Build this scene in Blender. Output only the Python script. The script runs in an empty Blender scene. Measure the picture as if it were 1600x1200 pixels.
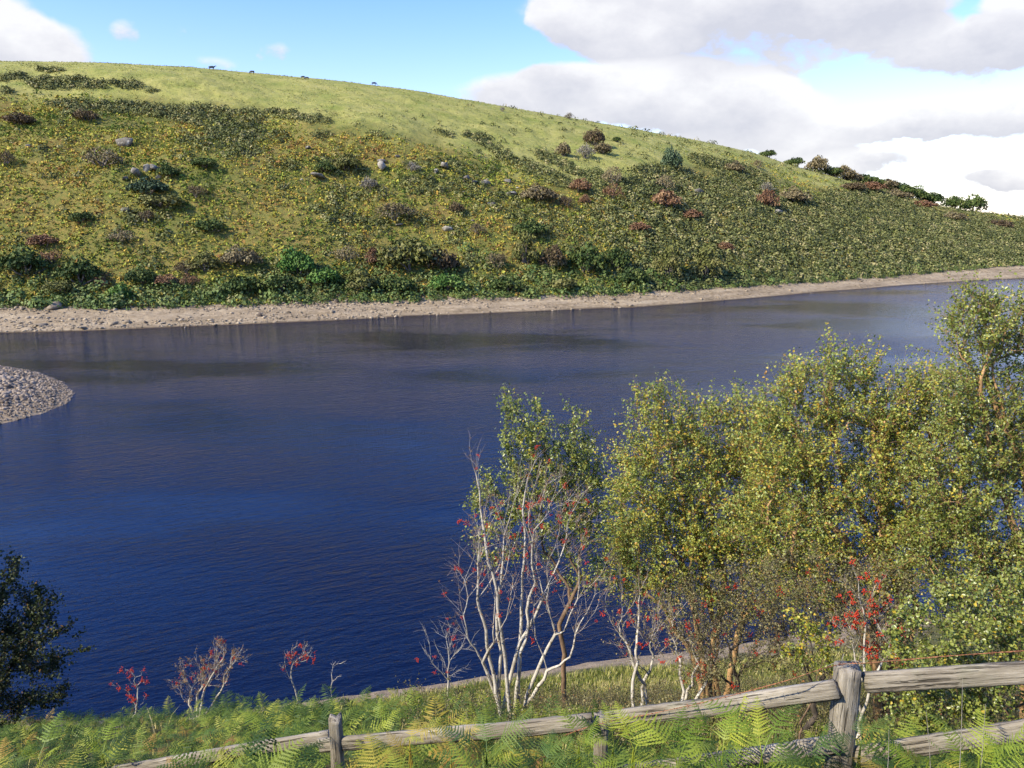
import bpy, math, random
import numpy as np
from math import radians, pi
from mathutils import Vector

rng = np.random.default_rng(7)
random.seed(7)
SC = bpy.context.scene
COL = SC.collection

# ------------------------------------------------------------------ camera model
F = 1200.0
TH = radians(12.1)
CT, ST = math.cos(TH), math.sin(TH)
CAMZ = 22.0

def ray(px, py):
    a = (np.asarray(px, float) - 800) / F
    b = (600 - np.asarray(py, float)) / F
    return a, CT + b * ST, -ST + b * CT

def at(px, py, Y):
    a, y, z = ray(px, py)
    k = Y / y
    return Vector((float(a * k), float(Y), float(CAMZ + z * k)))

def se(px, py):
    a, y, z = ray(px, py)
    return a / y, z / y

def proj(P):
    P = np.asarray(P, float)
    x, y, z = P[..., 0], P[..., 1], P[..., 2] - CAMZ
    d = np.maximum(y * CT - z * ST, 1e-3)
    u = y * ST + z * CT
    return 800 + F * x / d, 600 - F * u / d

# ------------------------------------------------------------------ numpy value noise
def _h(ix, iy, seed):
    n = (ix * 374761393 + iy * 668265263 + seed * 69069) & 0xFFFFFFFF
    n = ((n ^ (n >> 13)) * 1274126177) & 0xFFFFFFFF
    return ((n ^ (n >> 16)) & 0xFFFF) / 65535.0

def vnoise(x, y, seed=0):
    x = np.asarray(x, float); y = np.asarray(y, float)
    ix = np.floor(x).astype(np.int64); iy = np.floor(y).astype(np.int64)
    fx = x - ix; fy = y - iy
    fx = fx * fx * (3 - 2 * fx); fy = fy * fy * (3 - 2 * fy)
    a = _h(ix, iy, seed); b = _h(ix + 1, iy, seed)
    c = _h(ix, iy + 1, seed); d = _h(ix + 1, iy + 1, seed)
    return (a + (b - a) * fx) * (1 - fy) + (c + (d - c) * fx) * fy

def fbm(x, y, seed=0, o=4):
    s = 0; a = .5
    for i in range(o):
        s = s + a * (vnoise(x, y, seed + i * 17) - .5) * 2
        x = x * 2.03 + 5.2; y = y * 2.03 + 1.3; a *= .5
    return s

# ------------------------------------------------------------------ object helpers
def tag(o, label=None, cat=None, group=None, kind=None):
    if label: o['label'] = label
    if cat: o['category'] = cat
    if group: o['group'] = group
    if kind: o['kind'] = kind
    return o

def empty(name, loc):
    o = bpy.data.objects.new(name, None)
    COL.objects.link(o); o.location = loc
    o.empty_display_size = .2
    return o

def link(name, me, parent=None, loc=None):
    o = bpy.data.objects.new(name, me)
    COL.objects.link(o)
    if parent: o.parent = parent
    if loc is not None: o.location = loc
    return o

def mesh_np(name, V, faces, mat, rnd=None, smooth=False, attrs=None):
    """V (n,3); faces: (m,k) int array, or a list of such arrays."""
    me = bpy.data.meshes.new(name)
    V = np.asarray(V, np.float32)
    fl = faces if isinstance(faces, list) else [faces]
    fl = [np.asarray(f, np.int32) for f in fl if len(f)]
    loops = np.concatenate([f.ravel() for f in fl])
    tot = np.concatenate([np.full(len(f), f.shape[1], np.int32) for f in fl])
    start = np.concatenate([[0], np.cumsum(tot)[:-1]]).astype(np.int32)
    me.vertices.add(len(V)); me.vertices.foreach_set('co', V.ravel())
    me.loops.add(len(loops)); me.loops.foreach_set('vertex_index', loops)
    me.polygons.add(len(tot))
    me.polygons.foreach_set('loop_start', start)
    me.polygons.foreach_set('loop_total', tot)
    if smooth:
        me.polygons.foreach_set('use_smooth', np.ones(len(tot), bool))
    if rnd is not None:
        at_ = me.attributes.new('rnd', 'FLOAT', 'FACE')
        at_.data.foreach_set('value', np.asarray(rnd, np.float32))
    for k, v in (attrs or {}).items():
        at_ = me.attributes.new(k, 'FLOAT', 'POINT')
        at_.data.foreach_set('value', np.asarray(v, np.float32))
    me.update(calc_edges=True)
    if mat: me.materials.append(mat)
    return me

# ------------------------------------------------------------------ material helpers
class NT:
    def __init__(self, name):
        self.m = bpy.data.materials.new(name); self.m.use_nodes = True
        self.t = self.m.node_tree; self.n = self.t.nodes; self.n.clear()
        self.out = self.n.new('ShaderNodeOutputMaterial')
    def add(self, t, **kw):
        n = self.n.new(t)
        for k, v in kw.items(): setattr(n, k, v)
        return n
    def l(self, a, b): self.t.links.new(a, b)
    def math(self, op, a, b=None, c=None, clamp=False):
        n = self.add('ShaderNodeMath', operation=op); n.use_clamp = clamp
        for i, v in enumerate((a, b, c)):
            if v is None: continue
            if isinstance(v, (int, float)): n.inputs[i].default_value = v
            else: self.l(v, n.inputs[i])
        return n.outputs[0]
    def noise(self, scale, detail=4, rough=.55, vec=None, dist=0):
        n = self.add('ShaderNodeTexNoise')
        n.inputs['Scale'].default_value = scale; n.inputs['Detail'].default_value = detail
        n.inputs['Roughness'].default_value = rough; n.inputs['Distortion'].default_value = dist
        if vec is not None: self.l(vec, n.inputs['Vector'])
        return n.outputs['Fac']
    def ramp(self, fac, stops, interp='LINEAR'):
        n = self.add('ShaderNodeValToRGB'); n.color_ramp.interpolation = interp
        e = n.color_ramp.elements
        while len(e) < len(stops): e.new(.5)
        for i, (p, c) in enumerate(stops):
            e[i].position = p; e[i].color = (*c, 1) if len(c) == 3 else c
        self.l(fac, n.inputs[0]); return n.outputs[0]
    def mix(self, fac, a, b, blend='MIX'):
        n = self.add('ShaderNodeMix', data_type='RGBA', blend_type=blend)
        for i, v in ((0, fac), (6, a), (7, b)):
            if isinstance(v, (int, float)): n.inputs[i].default_value = v
            elif isinstance(v, tuple): n.inputs[i].default_value = (*v, 1)
            else: self.l(v, n.inputs[i])
        return n.outputs[2]
    def pos(self): return self.add('ShaderNodeNewGeometry').outputs['Position']
    def objc(self): return self.add('ShaderNodeTexCoord').outputs['Object']
    def mapping(self, vec, scale=(1, 1, 1), rot=(0, 0, 0)):
        n = self.add('ShaderNodeMapping')
        n.inputs['Scale'].default_value = scale; n.inputs['Rotation'].default_value = rot
        self.l(vec, n.inputs['Vector']); return n.outputs[0]
    def attr(self, name): return self.add('ShaderNodeAttribute', attribute_name=name).outputs['Fac']
    def bump(self, h, strength, dist, normal=None):
        n = self.add('ShaderNodeBump')
        n.inputs['Strength'].default_value = strength; n.inputs['Distance'].default_value = dist
        self.l(h, n.inputs['Height'])
        if normal is not None: self.l(normal, n.inputs['Normal'])
        return n.outputs[0]
    def principled(self, col, rough=.8, spec=.3, normal=None):
        n = self.add('ShaderNodeBsdfPrincipled')
        if isinstance(col, tuple): n.inputs['Base Color'].default_value = (*col, 1)
        else: self.l(col, n.inputs['Base Color'])
        n.inputs['Roughness'].default_value = rough
        n.inputs['Specular IOR Level'].default_value = spec
        if normal is not None: self.l(normal, n.inputs['Normal'])
        return n
    def done(self, sh): self.l(sh, self.out.inputs['Surface']); return self.m

def leaf_mat(name, stops, trans=.3, rough=.45, spec=.35, patch=None, tcol=1.3):
    """Leaf colour by a random value per leaf; patch=(scale, weight) adds slow variation over the plant."""
    t = NT(name)
    f = t.attr('rnd')
    if patch:
        n = t.noise(patch[0], 2, .6, t.pos())
        n = t.math('MULTIPLY', t.math('SUBTRACT', n, .5), patch[1])
        f = t.math('ADD', f, n, clamp=True)
    c = t.ramp(f, stops)
    p = t.principled(c, rough, spec)
    if trans <= 0: return t.done(p.outputs[0])
    tr = t.add('ShaderNodeBsdfTranslucent')
    cc = t.mix(1.0, c, (tcol, tcol * 1.0, tcol * .55), 'MULTIPLY')
    t.l(cc, tr.inputs['Color'])
    ms = t.add('ShaderNodeMixShader'); ms.inputs[0].default_value = trans
    t.l(p.outputs[0], ms.inputs[1]); t.l(tr.outputs[0], ms.inputs[2])
    return t.done(ms.outputs[0])

def bark_mat(name, c1, c2, scale=12, spots=None):
    t = NT(name)
    n = t.noise(scale, 5, .65, t.mapping(t.pos(), (1, 1, .5)))
    c = t.ramp(n, [(.35, c1), (.65, c2)])
    if spots:
        k = t.ramp(t.noise(scale * 1.9, 3, .6, t.pos()), [(.56, (0, 0, 0)), (.64, (1, 1, 1))])
        c = t.mix(k, c, spots)
    return t.done(t.principled(c, .85, .2, t.bump(n, .6, .02)).outputs[0])

# ------------------------------------------------------------------ far hill height function
def table(pts, ss, Yfrom=None):
    s, e = se([p[0] for p in pts], [p[1] for p in pts])
    o = np.argsort(s)
    v = np.interp(ss, s[o], e[o])
    k = np.exp(-np.linspace(-2, 2, 41) ** 2); k /= k.sum()
    return np.convolve(np.pad(v, 20, mode='edge'), k, 'valid')

SS = np.linspace(-1.6, 1.6, 3201)
E_sh = table([(-60, 523), (0, 520), (60, 519), (200, 514), (400, 506), (600, 497), (800, 488), (1000, 480), (1200, 464), (1300, 455), (1400, 447), (1500, 440), (1600, 435), (1700, 431)], SS)
E_vg = table([(-60, 470), (0, 471), (200, 473), (400, 469), (600, 462), (800, 458), (1000, 451), (1130, 443), (1300, 434), (1420, 425), (1500, 418), (1600, 411), (1700, 407)], SS)
E_rd = table([(-100, 96), (0, 96), (150, 98), (300, 106.5), (500, 123), (640, 140), (740, 158), (850, 177), (1000, 203), (1100, 221), (1180, 239), (1250, 262), (1300, 275), (1400, 303), (1450, 318), (1500, 328), (1540, 332), (1600, 340), (1700, 350)], SS)
Y_sh = -CAMZ / E_sh
Y_vg = (CAMZ + .18 * Y_sh) / (.18 - E_vg)
Z_vg = .18 * (Y_vg - Y_sh)
Y_rd = np.interp(SS, [-1.2, -.68, 0, .35, .68, 1.2], [330, 340, 385, 430, 500, 540])
Z_rd = CAMZ + E_rd * Y_rd
SL = (Z_rd - Z_vg) / (Y_rd - Y_vg)
CC = np.clip(1 - E_rd / SL, 0, .62)

def hill_z(X, Y, rough=True):
    X = np.asarray(X, float); Y = np.asarray(Y, float)
    s = X / np.maximum(Y, 1)
    ysh, yvg, zvg, yrd, zrd, c, er = (np.interp(s, SS, a) for a in (Y_sh, Y_vg, Z_vg, Y_rd, Z_rd, CC, E_rd))
    ysh = ysh + (2.2 * fbm(X / 22, Y / 60, 91, 4) if rough else 0)
    d = Y - ysh
    z_beach = np.where(d < 0, np.maximum(d * .3, -7), d * (zvg / (yvg - ysh)))
    if rough:
        z_beach = z_beach + np.clip(d / 3, 0, 1) * (.35 * fbm(X / 14, Y / 4, 5, 4) + .18 * fbm(X / 3, Y / 1.5, 8, 3))
    t = np.clip((Y - yvg) / (yrd - yvg), 0, 1)
    z_h = zvg + (zrd - zvg) * (t + c * t * (1 - t))
    sl = (zrd - zvg) / (yrd - yvg) * (1 - c)
    db = np.maximum(Y - yrd, 0)
    z_b = zrd + np.minimum(sl, er) * db - .0022 * db * db
    z = np.where(Y < yvg, z_beach, np.where(Y > yrd, z_b, z_h))
    if rough:
        w = np.clip((Y - yvg) / 12, 0, 1) * np.clip((yrd + 5 - Y) / 60, 0.05, 1)
        z = z + w * (3.0 * fbm(X / 45, Y / 45, 11, 3) + .9 * fbm(X / 9, Y / 9, 31, 3) + .35 * fbm(X / 2.5, Y / 2.5, 51, 2))
    return z

def hill_hit(px, py):
    """Point of the hill surface seen at a photo pixel."""
    a, y, z = ray(px, py)
    Ys = np.linspace(150, 560, 2600)
    zz = CAMZ + z / y * Ys
    hz = hill_z(a / y * Ys, Ys)
    i = np.argmax(hz > zz)
    if not (hz > zz).any(): i = int(np.argmax(hz - zz))
    return Vector((float(a / y * Ys[i]), float(Ys[i]), float(hz[i])))

# ------------------------------------------------------------------ near bank height function
def water_pt(px, py):
    a, y, z = ray(px, py)
    k = -CAMZ / z
    return a * k, y * k

_w = [(-300, 1140), (0, 1128), (200, 1124), (400, 1112), (600, 1078), (700, 1068), (800, 1052), (960, 1030), (1100, 1015), (1300, 985), (1600, 950), (2000, 930)]
_wx, _wy = np.array([water_pt(*p) for p in _w]).T
def near_z(X, Y):
    X = np.asarray(X, float); Y = np.asarray(Y, float)
    yw = np.interp(X, _wx, _wy) + .5 * fbm(X / 3, Y / 6, 77, 3)
    z1 = np.interp(Y, [-12, -1, .8, 3, 4.5, 6, 8, 11, 14], [22.5, 20.35, 20.25, 18.9, 17.95, 16.9, 15.6, 13.85, 12.0])
    u = (Y - 14) / (yw - 14)
    z2 = 12 * (1 - u) - np.clip(np.sin(pi * np.clip(u, 0, 1)), 0, 1) * 1.0
    z2 = np.where(u > 1, np.maximum(-(Y - yw) * .35, -5), z2)
    z = np.where(Y < 14, z1, z2)
    sl = np.interp(X, [-30, -8, -3, 0, 40], [-.25, -.25, -.1, 0, 0]) * np.clip((Y - 5) / 5, 0, 1) * np.clip(1 - u, 0, 1)
    land = np.clip((yw - Y) / 1.5, 0, 1)
    return z + sl + land * (.16 * fbm(X / 2.2, Y / 2.2, 3, 4) + .3 * np.clip((Y - 8) / 6, 0, 1) * fbm(X / 6, Y / 6, 13, 2))

def near_hit(px, py):
    a, y, z = ray(px, py)
    Ys = np.linspace(2, 45, 3000)
    zz = CAMZ + z / y * Ys
    hz = near_z(a / y * Ys, Ys)
    i = int(np.argmax(hz > zz)) if (hz > zz).any() else int(np.argmax(hz - zz))
    return Vector((float(a / y * Ys[i]), float(Ys[i]), float(hz[i])))

def on_bank(px, Y):
    """Ground point at depth Y whose column in the photo is about px."""
    X = (px - 800) / F * Y * 1.22
    for _ in range(6):
        z = float(near_z(X, Y)); d = Y * CT - (z - CAMZ) * ST
        X = (px - 800) / F * d
    return Vector((X, Y, float(near_z(X, Y))))

# ------------------------------------------------------------------ instanced-in-mesh scatterers
def ortho(n):
    n = n / np.maximum(np.linalg.norm(n, axis=-1, keepdims=True), 1e-9)
    r = rng.normal(size=n.shape)
    u = np.cross(n, r); u /= np.maximum(np.linalg.norm(u, axis=-1, keepdims=True), 1e-9)
    return u, np.cross(n, u)

def leaf_quads(P, N, L, W, fold=.25):
    """Rhombic folded leaves: centre P, normal N, length L, width W -> V,Fc (2 tris each)."""
    u, v = ortho(N)
    n = N / np.maximum(np.linalg.norm(N, axis=1, keepdims=True), 1e-9)
    L = np.asarray(L).reshape(-1, 1); W = np.asarray(W).reshape(-1, 1)
    a = P - u * L * .5; b = P + u * L * .5
    c = P + v * W * .5 + n * W * fold - u * L * .08; d = P - v * W * .5 + n * W * fold - u * L * .08
    V = np.stack([a, c, b, d], 1).reshape(-1, 3)
    i = np.arange(len(P))[:, None] * 4
    T = np.concatenate([i + [0, 2, 1], i + [0, 3, 2]], 1).reshape(-1, 3)
    return V, T

def clump_mesh(name, C, R, H, n, size, mat, rn=None, jit=.7, lift=.0):
    """Merged leafy domes: centres C (k,3), radii R, heights H, n facets each."""
    k = len(C)
    th = rng.uniform(0, 2 * pi, (k, n)); zc = rng.uniform(-.05, 1, (k, n))
    rr = np.sqrt(np.clip(1 - zc ** 2, 0, 1)) * rng.uniform(.72, 1.08, (k, n))
    D = np.stack([rr * np.cos(th), rr * np.sin(th), zc * rng.uniform(.75, 1.1, (k, n))], -1)
    P = C[:, None, :] + D * np.stack([R, R, H], -1)[:, None, :]
    P[..., 2] += lift
    N = D + rng.normal(size=D.shape) * jit * .5
    S = (size * R[:, None] * rng.uniform(.6, 1.3, (k, n))).ravel()
    V, T = leaf_quads(P.reshape(-1, 3), N.reshape(-1, 3), S, S * .8, .1)
    base = rng.uniform(0, 1, k) if rn is None else rn
    f = np.clip(base[:, None] + rng.normal(0, .13, (k, n)), 0, 1).ravel()
    return mesh_np(name, V, T, mat, np.repeat(f, 2))

ICO_V = None
def ico():
    global ICO_V
    p = (1 + 5 ** .5) / 2
    v = np.array([(-1, p, 0), (1, p, 0), (-1, -p, 0), (1, -p, 0), (0, -1, p), (0, 1, p), (0, -1, -p), (0, 1, -p), (p, 0, -1), (p, 0, 1), (-p, 0, -1), (-p, 0, 1)], float)
    v /= np.linalg.norm(v[0])
    f = np.array([(0, 11, 5), (0, 5, 1), (0, 1, 7), (0, 7, 10), (0, 10, 11), (1, 5, 9), (5, 11, 4), (11, 10, 2), (10, 7, 6), (7, 1, 8), (3, 9, 4), (3, 4, 2), (3, 2, 6), (3, 6, 8), (3, 8, 9), (4, 9, 5), (2, 4, 11), (6, 2, 10), (8, 6, 7), (9, 8, 1)])
    return v, f

def ico2():
    v, f = ico()
    v = list(map(tuple, v)); cache = {}; out = []
    def mid(a, b):
        k = (min(a, b), max(a, b))
        if k not in cache:
            m = (np.array(v[a]) + np.array(v[b])); m /= np.linalg.norm(m)
            cache[k] = len(v); v.append(tuple(m))
        return cache[k]
    for a, b, c in f:
        x, y, z = mid(a, b), mid(b, c), mid(c, a)
        out += [(a, x, z), (b, y, x), (c, z, y), (x, y, z)]
    return np.array(v), np.array(out)

def stones_mesh(name, C, S, mat, flat=.6):
    v, f = ico(); k = len(C)
    ax = rng.uniform(.6, 1.3, (k, 1, 3)); ax[..., 2] *= flat
    V = v[None] * rng.uniform(.75, 1.15, (k, 12, 1)) * ax
    a = rng.uniform(0, 2 * pi, k); c, s = np.cos(a)[:, None], np.sin(a)[:, None]
    X = V[..., 0] * c - V[..., 1] * s; Y = V[..., 0] * s + V[..., 1] * c
    V = np.stack([X, Y, V[..., 2]], -1) * S[:, None, None] + C[:, None, :]
    T = (f[None] + (np.arange(k) * 12)[:, None, None]).reshape(-1, 3)
    return mesh_np(name, V.reshape(-1, 3), T, mat, np.repeat(rng.uniform(0, 1, k), 20))

# ------------------------------------------------------------------ trees
def tube_chain(pts, rad, sides, V, Fq, caps=True):
    pts = np.asarray(pts, float); n = len(pts)
    base = sum(len(a) for a in V)
    tan = np.gradient(pts, axis=0); tan /= np.maximum(np.linalg.norm(tan, axis=1, keepdims=True), 1e-9)
    ref = np.array([.31, .77, .12]) if abs(tan[0] @ np.array([.31, .77, .12])) < .75 else np.array([.9, -.2, .3])
    u = np.cross(tan, ref); u /= np.maximum(np.linalg.norm(u, axis=1, keepdims=True), 1e-9)
    w = np.cross(tan, u)
    a = np.arange(sides) * 2 * pi / sides
    R = np.asarray(rad)[:, None, None]
    ring = pts[:, None] + R * (u[:, None] * np.cos(a)[None, :, None] + w[:, None] * np.sin(a)[None, :, None])
    V.append(ring.reshape(-1, 3))
    i = np.arange(n - 1)[:, None] * sides; j = np.arange(sides)[None]
    k = (j + 1) % sides
    Fq.append((base + np.stack([i + j, i + k, i + sides + k, i + sides + j], -1)).reshape(-1, 4))

def grow(root, pts, bf=.35):
    """Connects points to a root by a tree that balances short wire against short paths."""
    P = np.vstack([root, pts]); n = len(P) - 1; par = np.full(n + 1, -1); plen = np.zeros(n + 1)
    todo = np.ones(n + 1, bool); nr = len(np.atleast_2d(root)); todo[:nr] = False
    for i in range(1, nr):
        par[i] = i - 1; plen[i] = plen[i - 1] + np.linalg.norm(P[i] - P[i - 1])
    best = np.full(n + 1, np.inf); bp = np.zeros(n + 1, int); order = list(range(nr))
    def relax(j):
        d = np.linalg.norm(P - P[j], axis=1); c = d + bf * (plen[j] + d)
        m = todo & (c < best); best[m] = c[m]; bp[m] = j
    start = nr // 2 if nr > 3 else 0
    for j in range(start, nr): relax(j)
    while todo.any():
        c = np.where(todo, best, np.inf); i = int(np.argmin(c)); j = bp[i]
        par[i] = j; plen[i] = plen[j] + np.linalg.norm(P[i] - P[j]); todo[i] = False; order.append(i); relax(i)
    kids = [[] for _ in range(n + 1)]
    for i in order:
        if par[i] >= 0: kids[par[i]].append(i)
    for _ in range(3):
        Q = P.copy()
        for i in order[nr:]:
            if kids[i]: Q[i] = .5 * P[i] + .25 * P[par[i]] + .25 * P[kids[i]].mean(0)
        P = Q
    tips = np.zeros(n + 1)
    for i in reversed(order):
        tips[i] = max(1, sum(tips[k] for k in kids[i]))
    return P, par, kids, tips, plen

def wood(P, par, kids, tips, r_tip, r_base, wig, plen):
    """Swept tapering tubes for every chain of the skeleton."""
    V, Q = [], []
    p = math.log(r_base / r_tip) / math.log(max(tips[0], 2))
    rad = np.maximum(r_tip * tips ** p * (1 - .68 * plen / plen.max()), r_tip * .8)
    stack = [(0, None)]
    while stack:
        i, frm = stack.pop()
        ch = [] if frm is None else [frm]
        ch.append(i); j = i
        while kids[j]:
            ks = sorted(kids[j], key=lambda k: -tips[k])
            for k in ks[1:]: stack.append((k, j))
            j = ks[0]; ch.append(j)
        if len(ch) < 2: continue
        pts = P[ch]; r = rad[ch].copy()
        if frm is not None: r[0] = min(r[1] * 1.15, r[0])
        r[-1] *= .4
        # subdivide with a little wiggle
        m = len(pts) * 2 - 1; pp = np.zeros((m, 3)); rr = np.zeros(m)
        pp[::2] = pts; rr[::2] = r
        seg = np.linalg.norm(pts[1:] - pts[:-1], axis=1, keepdims=True)
        pp[1::2] = (pts[1:] + pts[:-1]) / 2 + rng.normal(size=(len(pts) - 1, 3)) * seg * wig
        rr[1::2] = (r[1:] + r[:-1]) / 2
        tube_chain(pp, rr, 7 if r[1] > .02 else (5 if r[1] > .008 else 3), V, Q)
    return V, Q, rad

def twigs(P, par, idx, n_per, length, r, outc, V, Q, up=.3):
    """Fine side shoots; returns start, direction and length of each."""
    ii = np.repeat(idx, n_per)
    o = P[ii].copy()
    pj = P[np.maximum(par[ii], 0)]
    o += (pj - o) * rng.uniform(0, .9, (len(ii), 1))
    d = (P[ii] - pj); d /= np.maximum(np.linalg.norm(d, axis=1, keepdims=True), 1e-6)
    out = o - outc; out /= np.maximum(np.linalg.norm(out, axis=1, keepdims=True), 1e-6)
    d = d * .5 + out * .6 + rng.normal(size=d.shape) * .55; d[:, 2] += up
    d /= np.linalg.norm(d, axis=1, keepdims=True)
    L = length * rng.uniform(.5, 1.3, len(ii))
    bend = rng.normal(size=d.shape) * .12; bend[:, 2] += .05
    mid = o + d * L[:, None] * .5; tip = o + (d + bend) * L[:, None]
    base = sum(len(a) for a in V)
    u, w = ortho(d)
    tri = [(math.cos(a), math.sin(a)) for a in (0, 2.1, 4.2)]
    rings = []
    for c, k in ((o, 1), (mid, .75), (tip, .35)):
        rings.append(np.stack([c + (u * x + w * y) * r * k for x, y in tri], 1))
    R = np.concatenate(rings, 1)
    V.append(R.reshape(-1, 3))
    b = base + np.arange(len(ii))[:, None, None] * 9
    q = np.array([(0, 1, 4, 3), (1, 2, 5, 4), (2, 0, 3, 5), (3, 4, 7, 6), (4, 5, 8, 7), (5, 3, 6, 8)])[None]
    Q.append((b + q).reshape(-1, 4))
    return o, d + bend * .6, L

def blob_points(blobs, n):
    """Random points in a union of ellipsoids (cx,cy,cz,rx,ry,rz)."""
    B = np.array(blobs, float); w = B[:, 3] * B[:, 4] * B[:, 5]; w = w ** .8
    i = rng.choice(len(B), n, p=w / w.sum())
    d = rng.normal(size=(n, 3)); d /= np.linalg.norm(d, axis=1, keepdims=True)
    r = rng.uniform(.15, 1, (n, 1)) ** .45
    return B[i, :3] + d * r * B[i, 3:]

def px_blobs(L, Y, grow_=1.08):
    """Crown ellipsoids from photo ellipses (px,py,rx,ry[,dY]) hung at depth Y."""
    out = []
    for b in L:
        px, py, rx, ry = b[:4]; y = Y + (b[4] if len(b) > 4 else 0)
        c = at(px, py, y); dist = math.sqrt(c.y ** 2 + (c.z - CAMZ) ** 2)
        ru, rv = grow_ * rx * dist / F, grow_ * ry * dist / F
        out.append((c.x, c.y, c.z, ru, max(ru, rv) * .85, rv))
    return out

def make_tree(name, label, cat, base, blobs, npts, lmat, bmat, r_tip=.005, r_base=.07, twn=4, twl=.35,
              lpt=8, leaf=.05, group=None, stems=None, bf=.35, lean=None, up=.3, twr=.0022, cn='crown', wig=.05, leaf_keep=1.0, tmat=None, Lw=.72):
    root = empty(name, base); tag(root, label, cat, group)
    b = np.array(base)
    pts = blob_points(blobs, npts)
    pts = pts[pts[:, 2] > near_z(pts[:, 0], pts[:, 1]) + .15]
    cen = pts.mean(0)
    top = np.array(lean) if lean is not None else cen * [1, 1, .75] + b * [0, 0, .25]
    nr = 6
    f = np.linspace(0, 1, nr)[:, None]
    rt = b + (top - b) * f * .55 + rng.normal(size=(nr, 3)) * .04 * (f > 0)
    rt[0] = b - [0, 0, .15]
    if stems is None:
        sets = [(rt, pts)]
    else:   # several stems from one stool
        k = len(stems); tips_ = np.array([list(s) for s in stems])
        a = np.argmin(np.linalg.norm(pts[:, None] - tips_[None], axis=2), 1)
        sets = []
        for q in range(k):
            bb = b + rng.normal(size=3) * [.12, .12, 0]; bb[2] = near_z(bb[0], bb[1]) - .1
            m = (tips_[q] - bb)
            mid = bb + m * f * .6 + np.array([0, 0, 1]) * np.sin(f * pi) * .1 * np.linalg.norm(m) + rng.normal(size=(nr, 3)) * .03 * (f > 0)
            sets.append((mid, pts[a == q]))
    V, Q = [], []; lo, ld, lL = [], [], []
    allP = []; TV, TQ = [], []
    for rt_, ps in sets:
        if len(ps) < 3: continue
        P, par, kids, tips, plen = grow(rt_, ps, bf)
        v_, q_, rad = wood(P, par, kids, tips, r_tip, r_base, wig, plen)
        off = sum(len(x) for x in V)
        V += v_; Q += [x + off for x in q_]
        idx = np.arange(len(rt_), len(P)); idx = idx[rad[idx] < r_base * .45]
        o, d, L = twigs(P, par, idx, twn, twl, twr, cen - [0, 0, .5], *((TV, TQ) if tmat else (V, Q)), up)
        lo.append(o); ld.append(d); lL.append(L); allP.append(P[idx])
    o = np.vstack(lo); d = np.vstack(ld); L = np.concatenate(lL)
    V = np.vstack(V) - b; Q = np.vstack(Q)
    link('trunk', mesh_np('trunk', V, Q, bmat, smooth=True), root)
    if tmat: link('twigs', mesh_np('twigs', np.vstack(TV) - b, np.vstack(TQ), tmat), root)
    if lmat is not None and lpt > 0:
        m = len(o); k = lpt
        u = rng.uniform(.12, 1.08, (m, k))
        Pp = o[:, None] + d[:, None] * (L[:, None] * u)[..., None] + rng.normal(size=(m, k, 3)) * leaf * .55
        Pp = Pp.reshape(-1, 3)
        keep = rng.uniform(size=len(Pp)) < leaf_keep
        N = rng.normal(size=Pp.shape) * .75; N[:, 2] += .55; N[:, 0] -= .25; N[:, 1] -= .2
        cl = np.repeat(rng.normal(.5, .17, m), k)
        rr = np.clip(cl + rng.normal(0, .2, len(Pp)), 0, 1)
        Pp, N, rr = Pp[keep], N[keep], rr[keep]
        S = leaf * rng.uniform(.6, 1.25, len(Pp))
        v, T = leaf_quads(Pp, N, S, S * Lw)
        link(cn, mesh_np(cn, v - b, T, lmat, np.repeat(rr, 2)), root)
    return root, np.vstack(allP)

_berry = {}
def berry_mesh(mat, r=.008, n=16, spread=.035):
    key = (mat.name, r)
    if key not in _berry:
        v, f = ico()
        C = rng.normal(size=(n, 3)) * spread * .5; C[:, 2] *= .6
        V = (v[None] * r + C[:, None]).reshape(-1, 3)
        T = (f[None] + (np.arange(n) * 12)[:, None, None]).reshape(-1, 3)
        vs, qs = [V], []
        for c in C: tube_chain([(0, 0, spread * .3), c * .6, c], [.0016, .0014, .0012], 3, vs, qs)
        V = np.vstack(vs); q = np.vstack(qs); T = np.concatenate([T, q[:, [0, 1, 2]], q[:, [0, 2, 3]]])
        _berry[key] = mesh_np('berry_cluster', V, T, mat, smooth=True)
    return _berry[key]

def add_berries(root, pts, n, mat, r=.009, spread=.05, nb=14, jitter=.1):
    me = berry_mesh(mat, r, nb, spread); b = np.array(root.location)
    n = min(n, len(pts))
    for i in rng.choice(len(pts), n, replace=False):
        o = link('berry_cluster', me, root)
        p = pts[i] + rng.normal(size=3) * [jitter, jitter, jitter * .5] - b
        o.location = p; o.rotation_euler = rng.uniform(0, 6, 3); k = rng.uniform(.6, 1.3); o.scale = (k, k, k)

# ================================================================== WORLD, SUN, CAMERA
SUN_AZ = radians(-120)      # clockwise from +Y (view direction): sun to the left and a little behind
SUN_EL = radians(37)
to_sun = Vector((math.sin(SUN_AZ) * math.cos(SUN_EL), math.cos(SUN_AZ) * math.cos(SUN_EL), math.sin(SUN_EL)))

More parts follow.
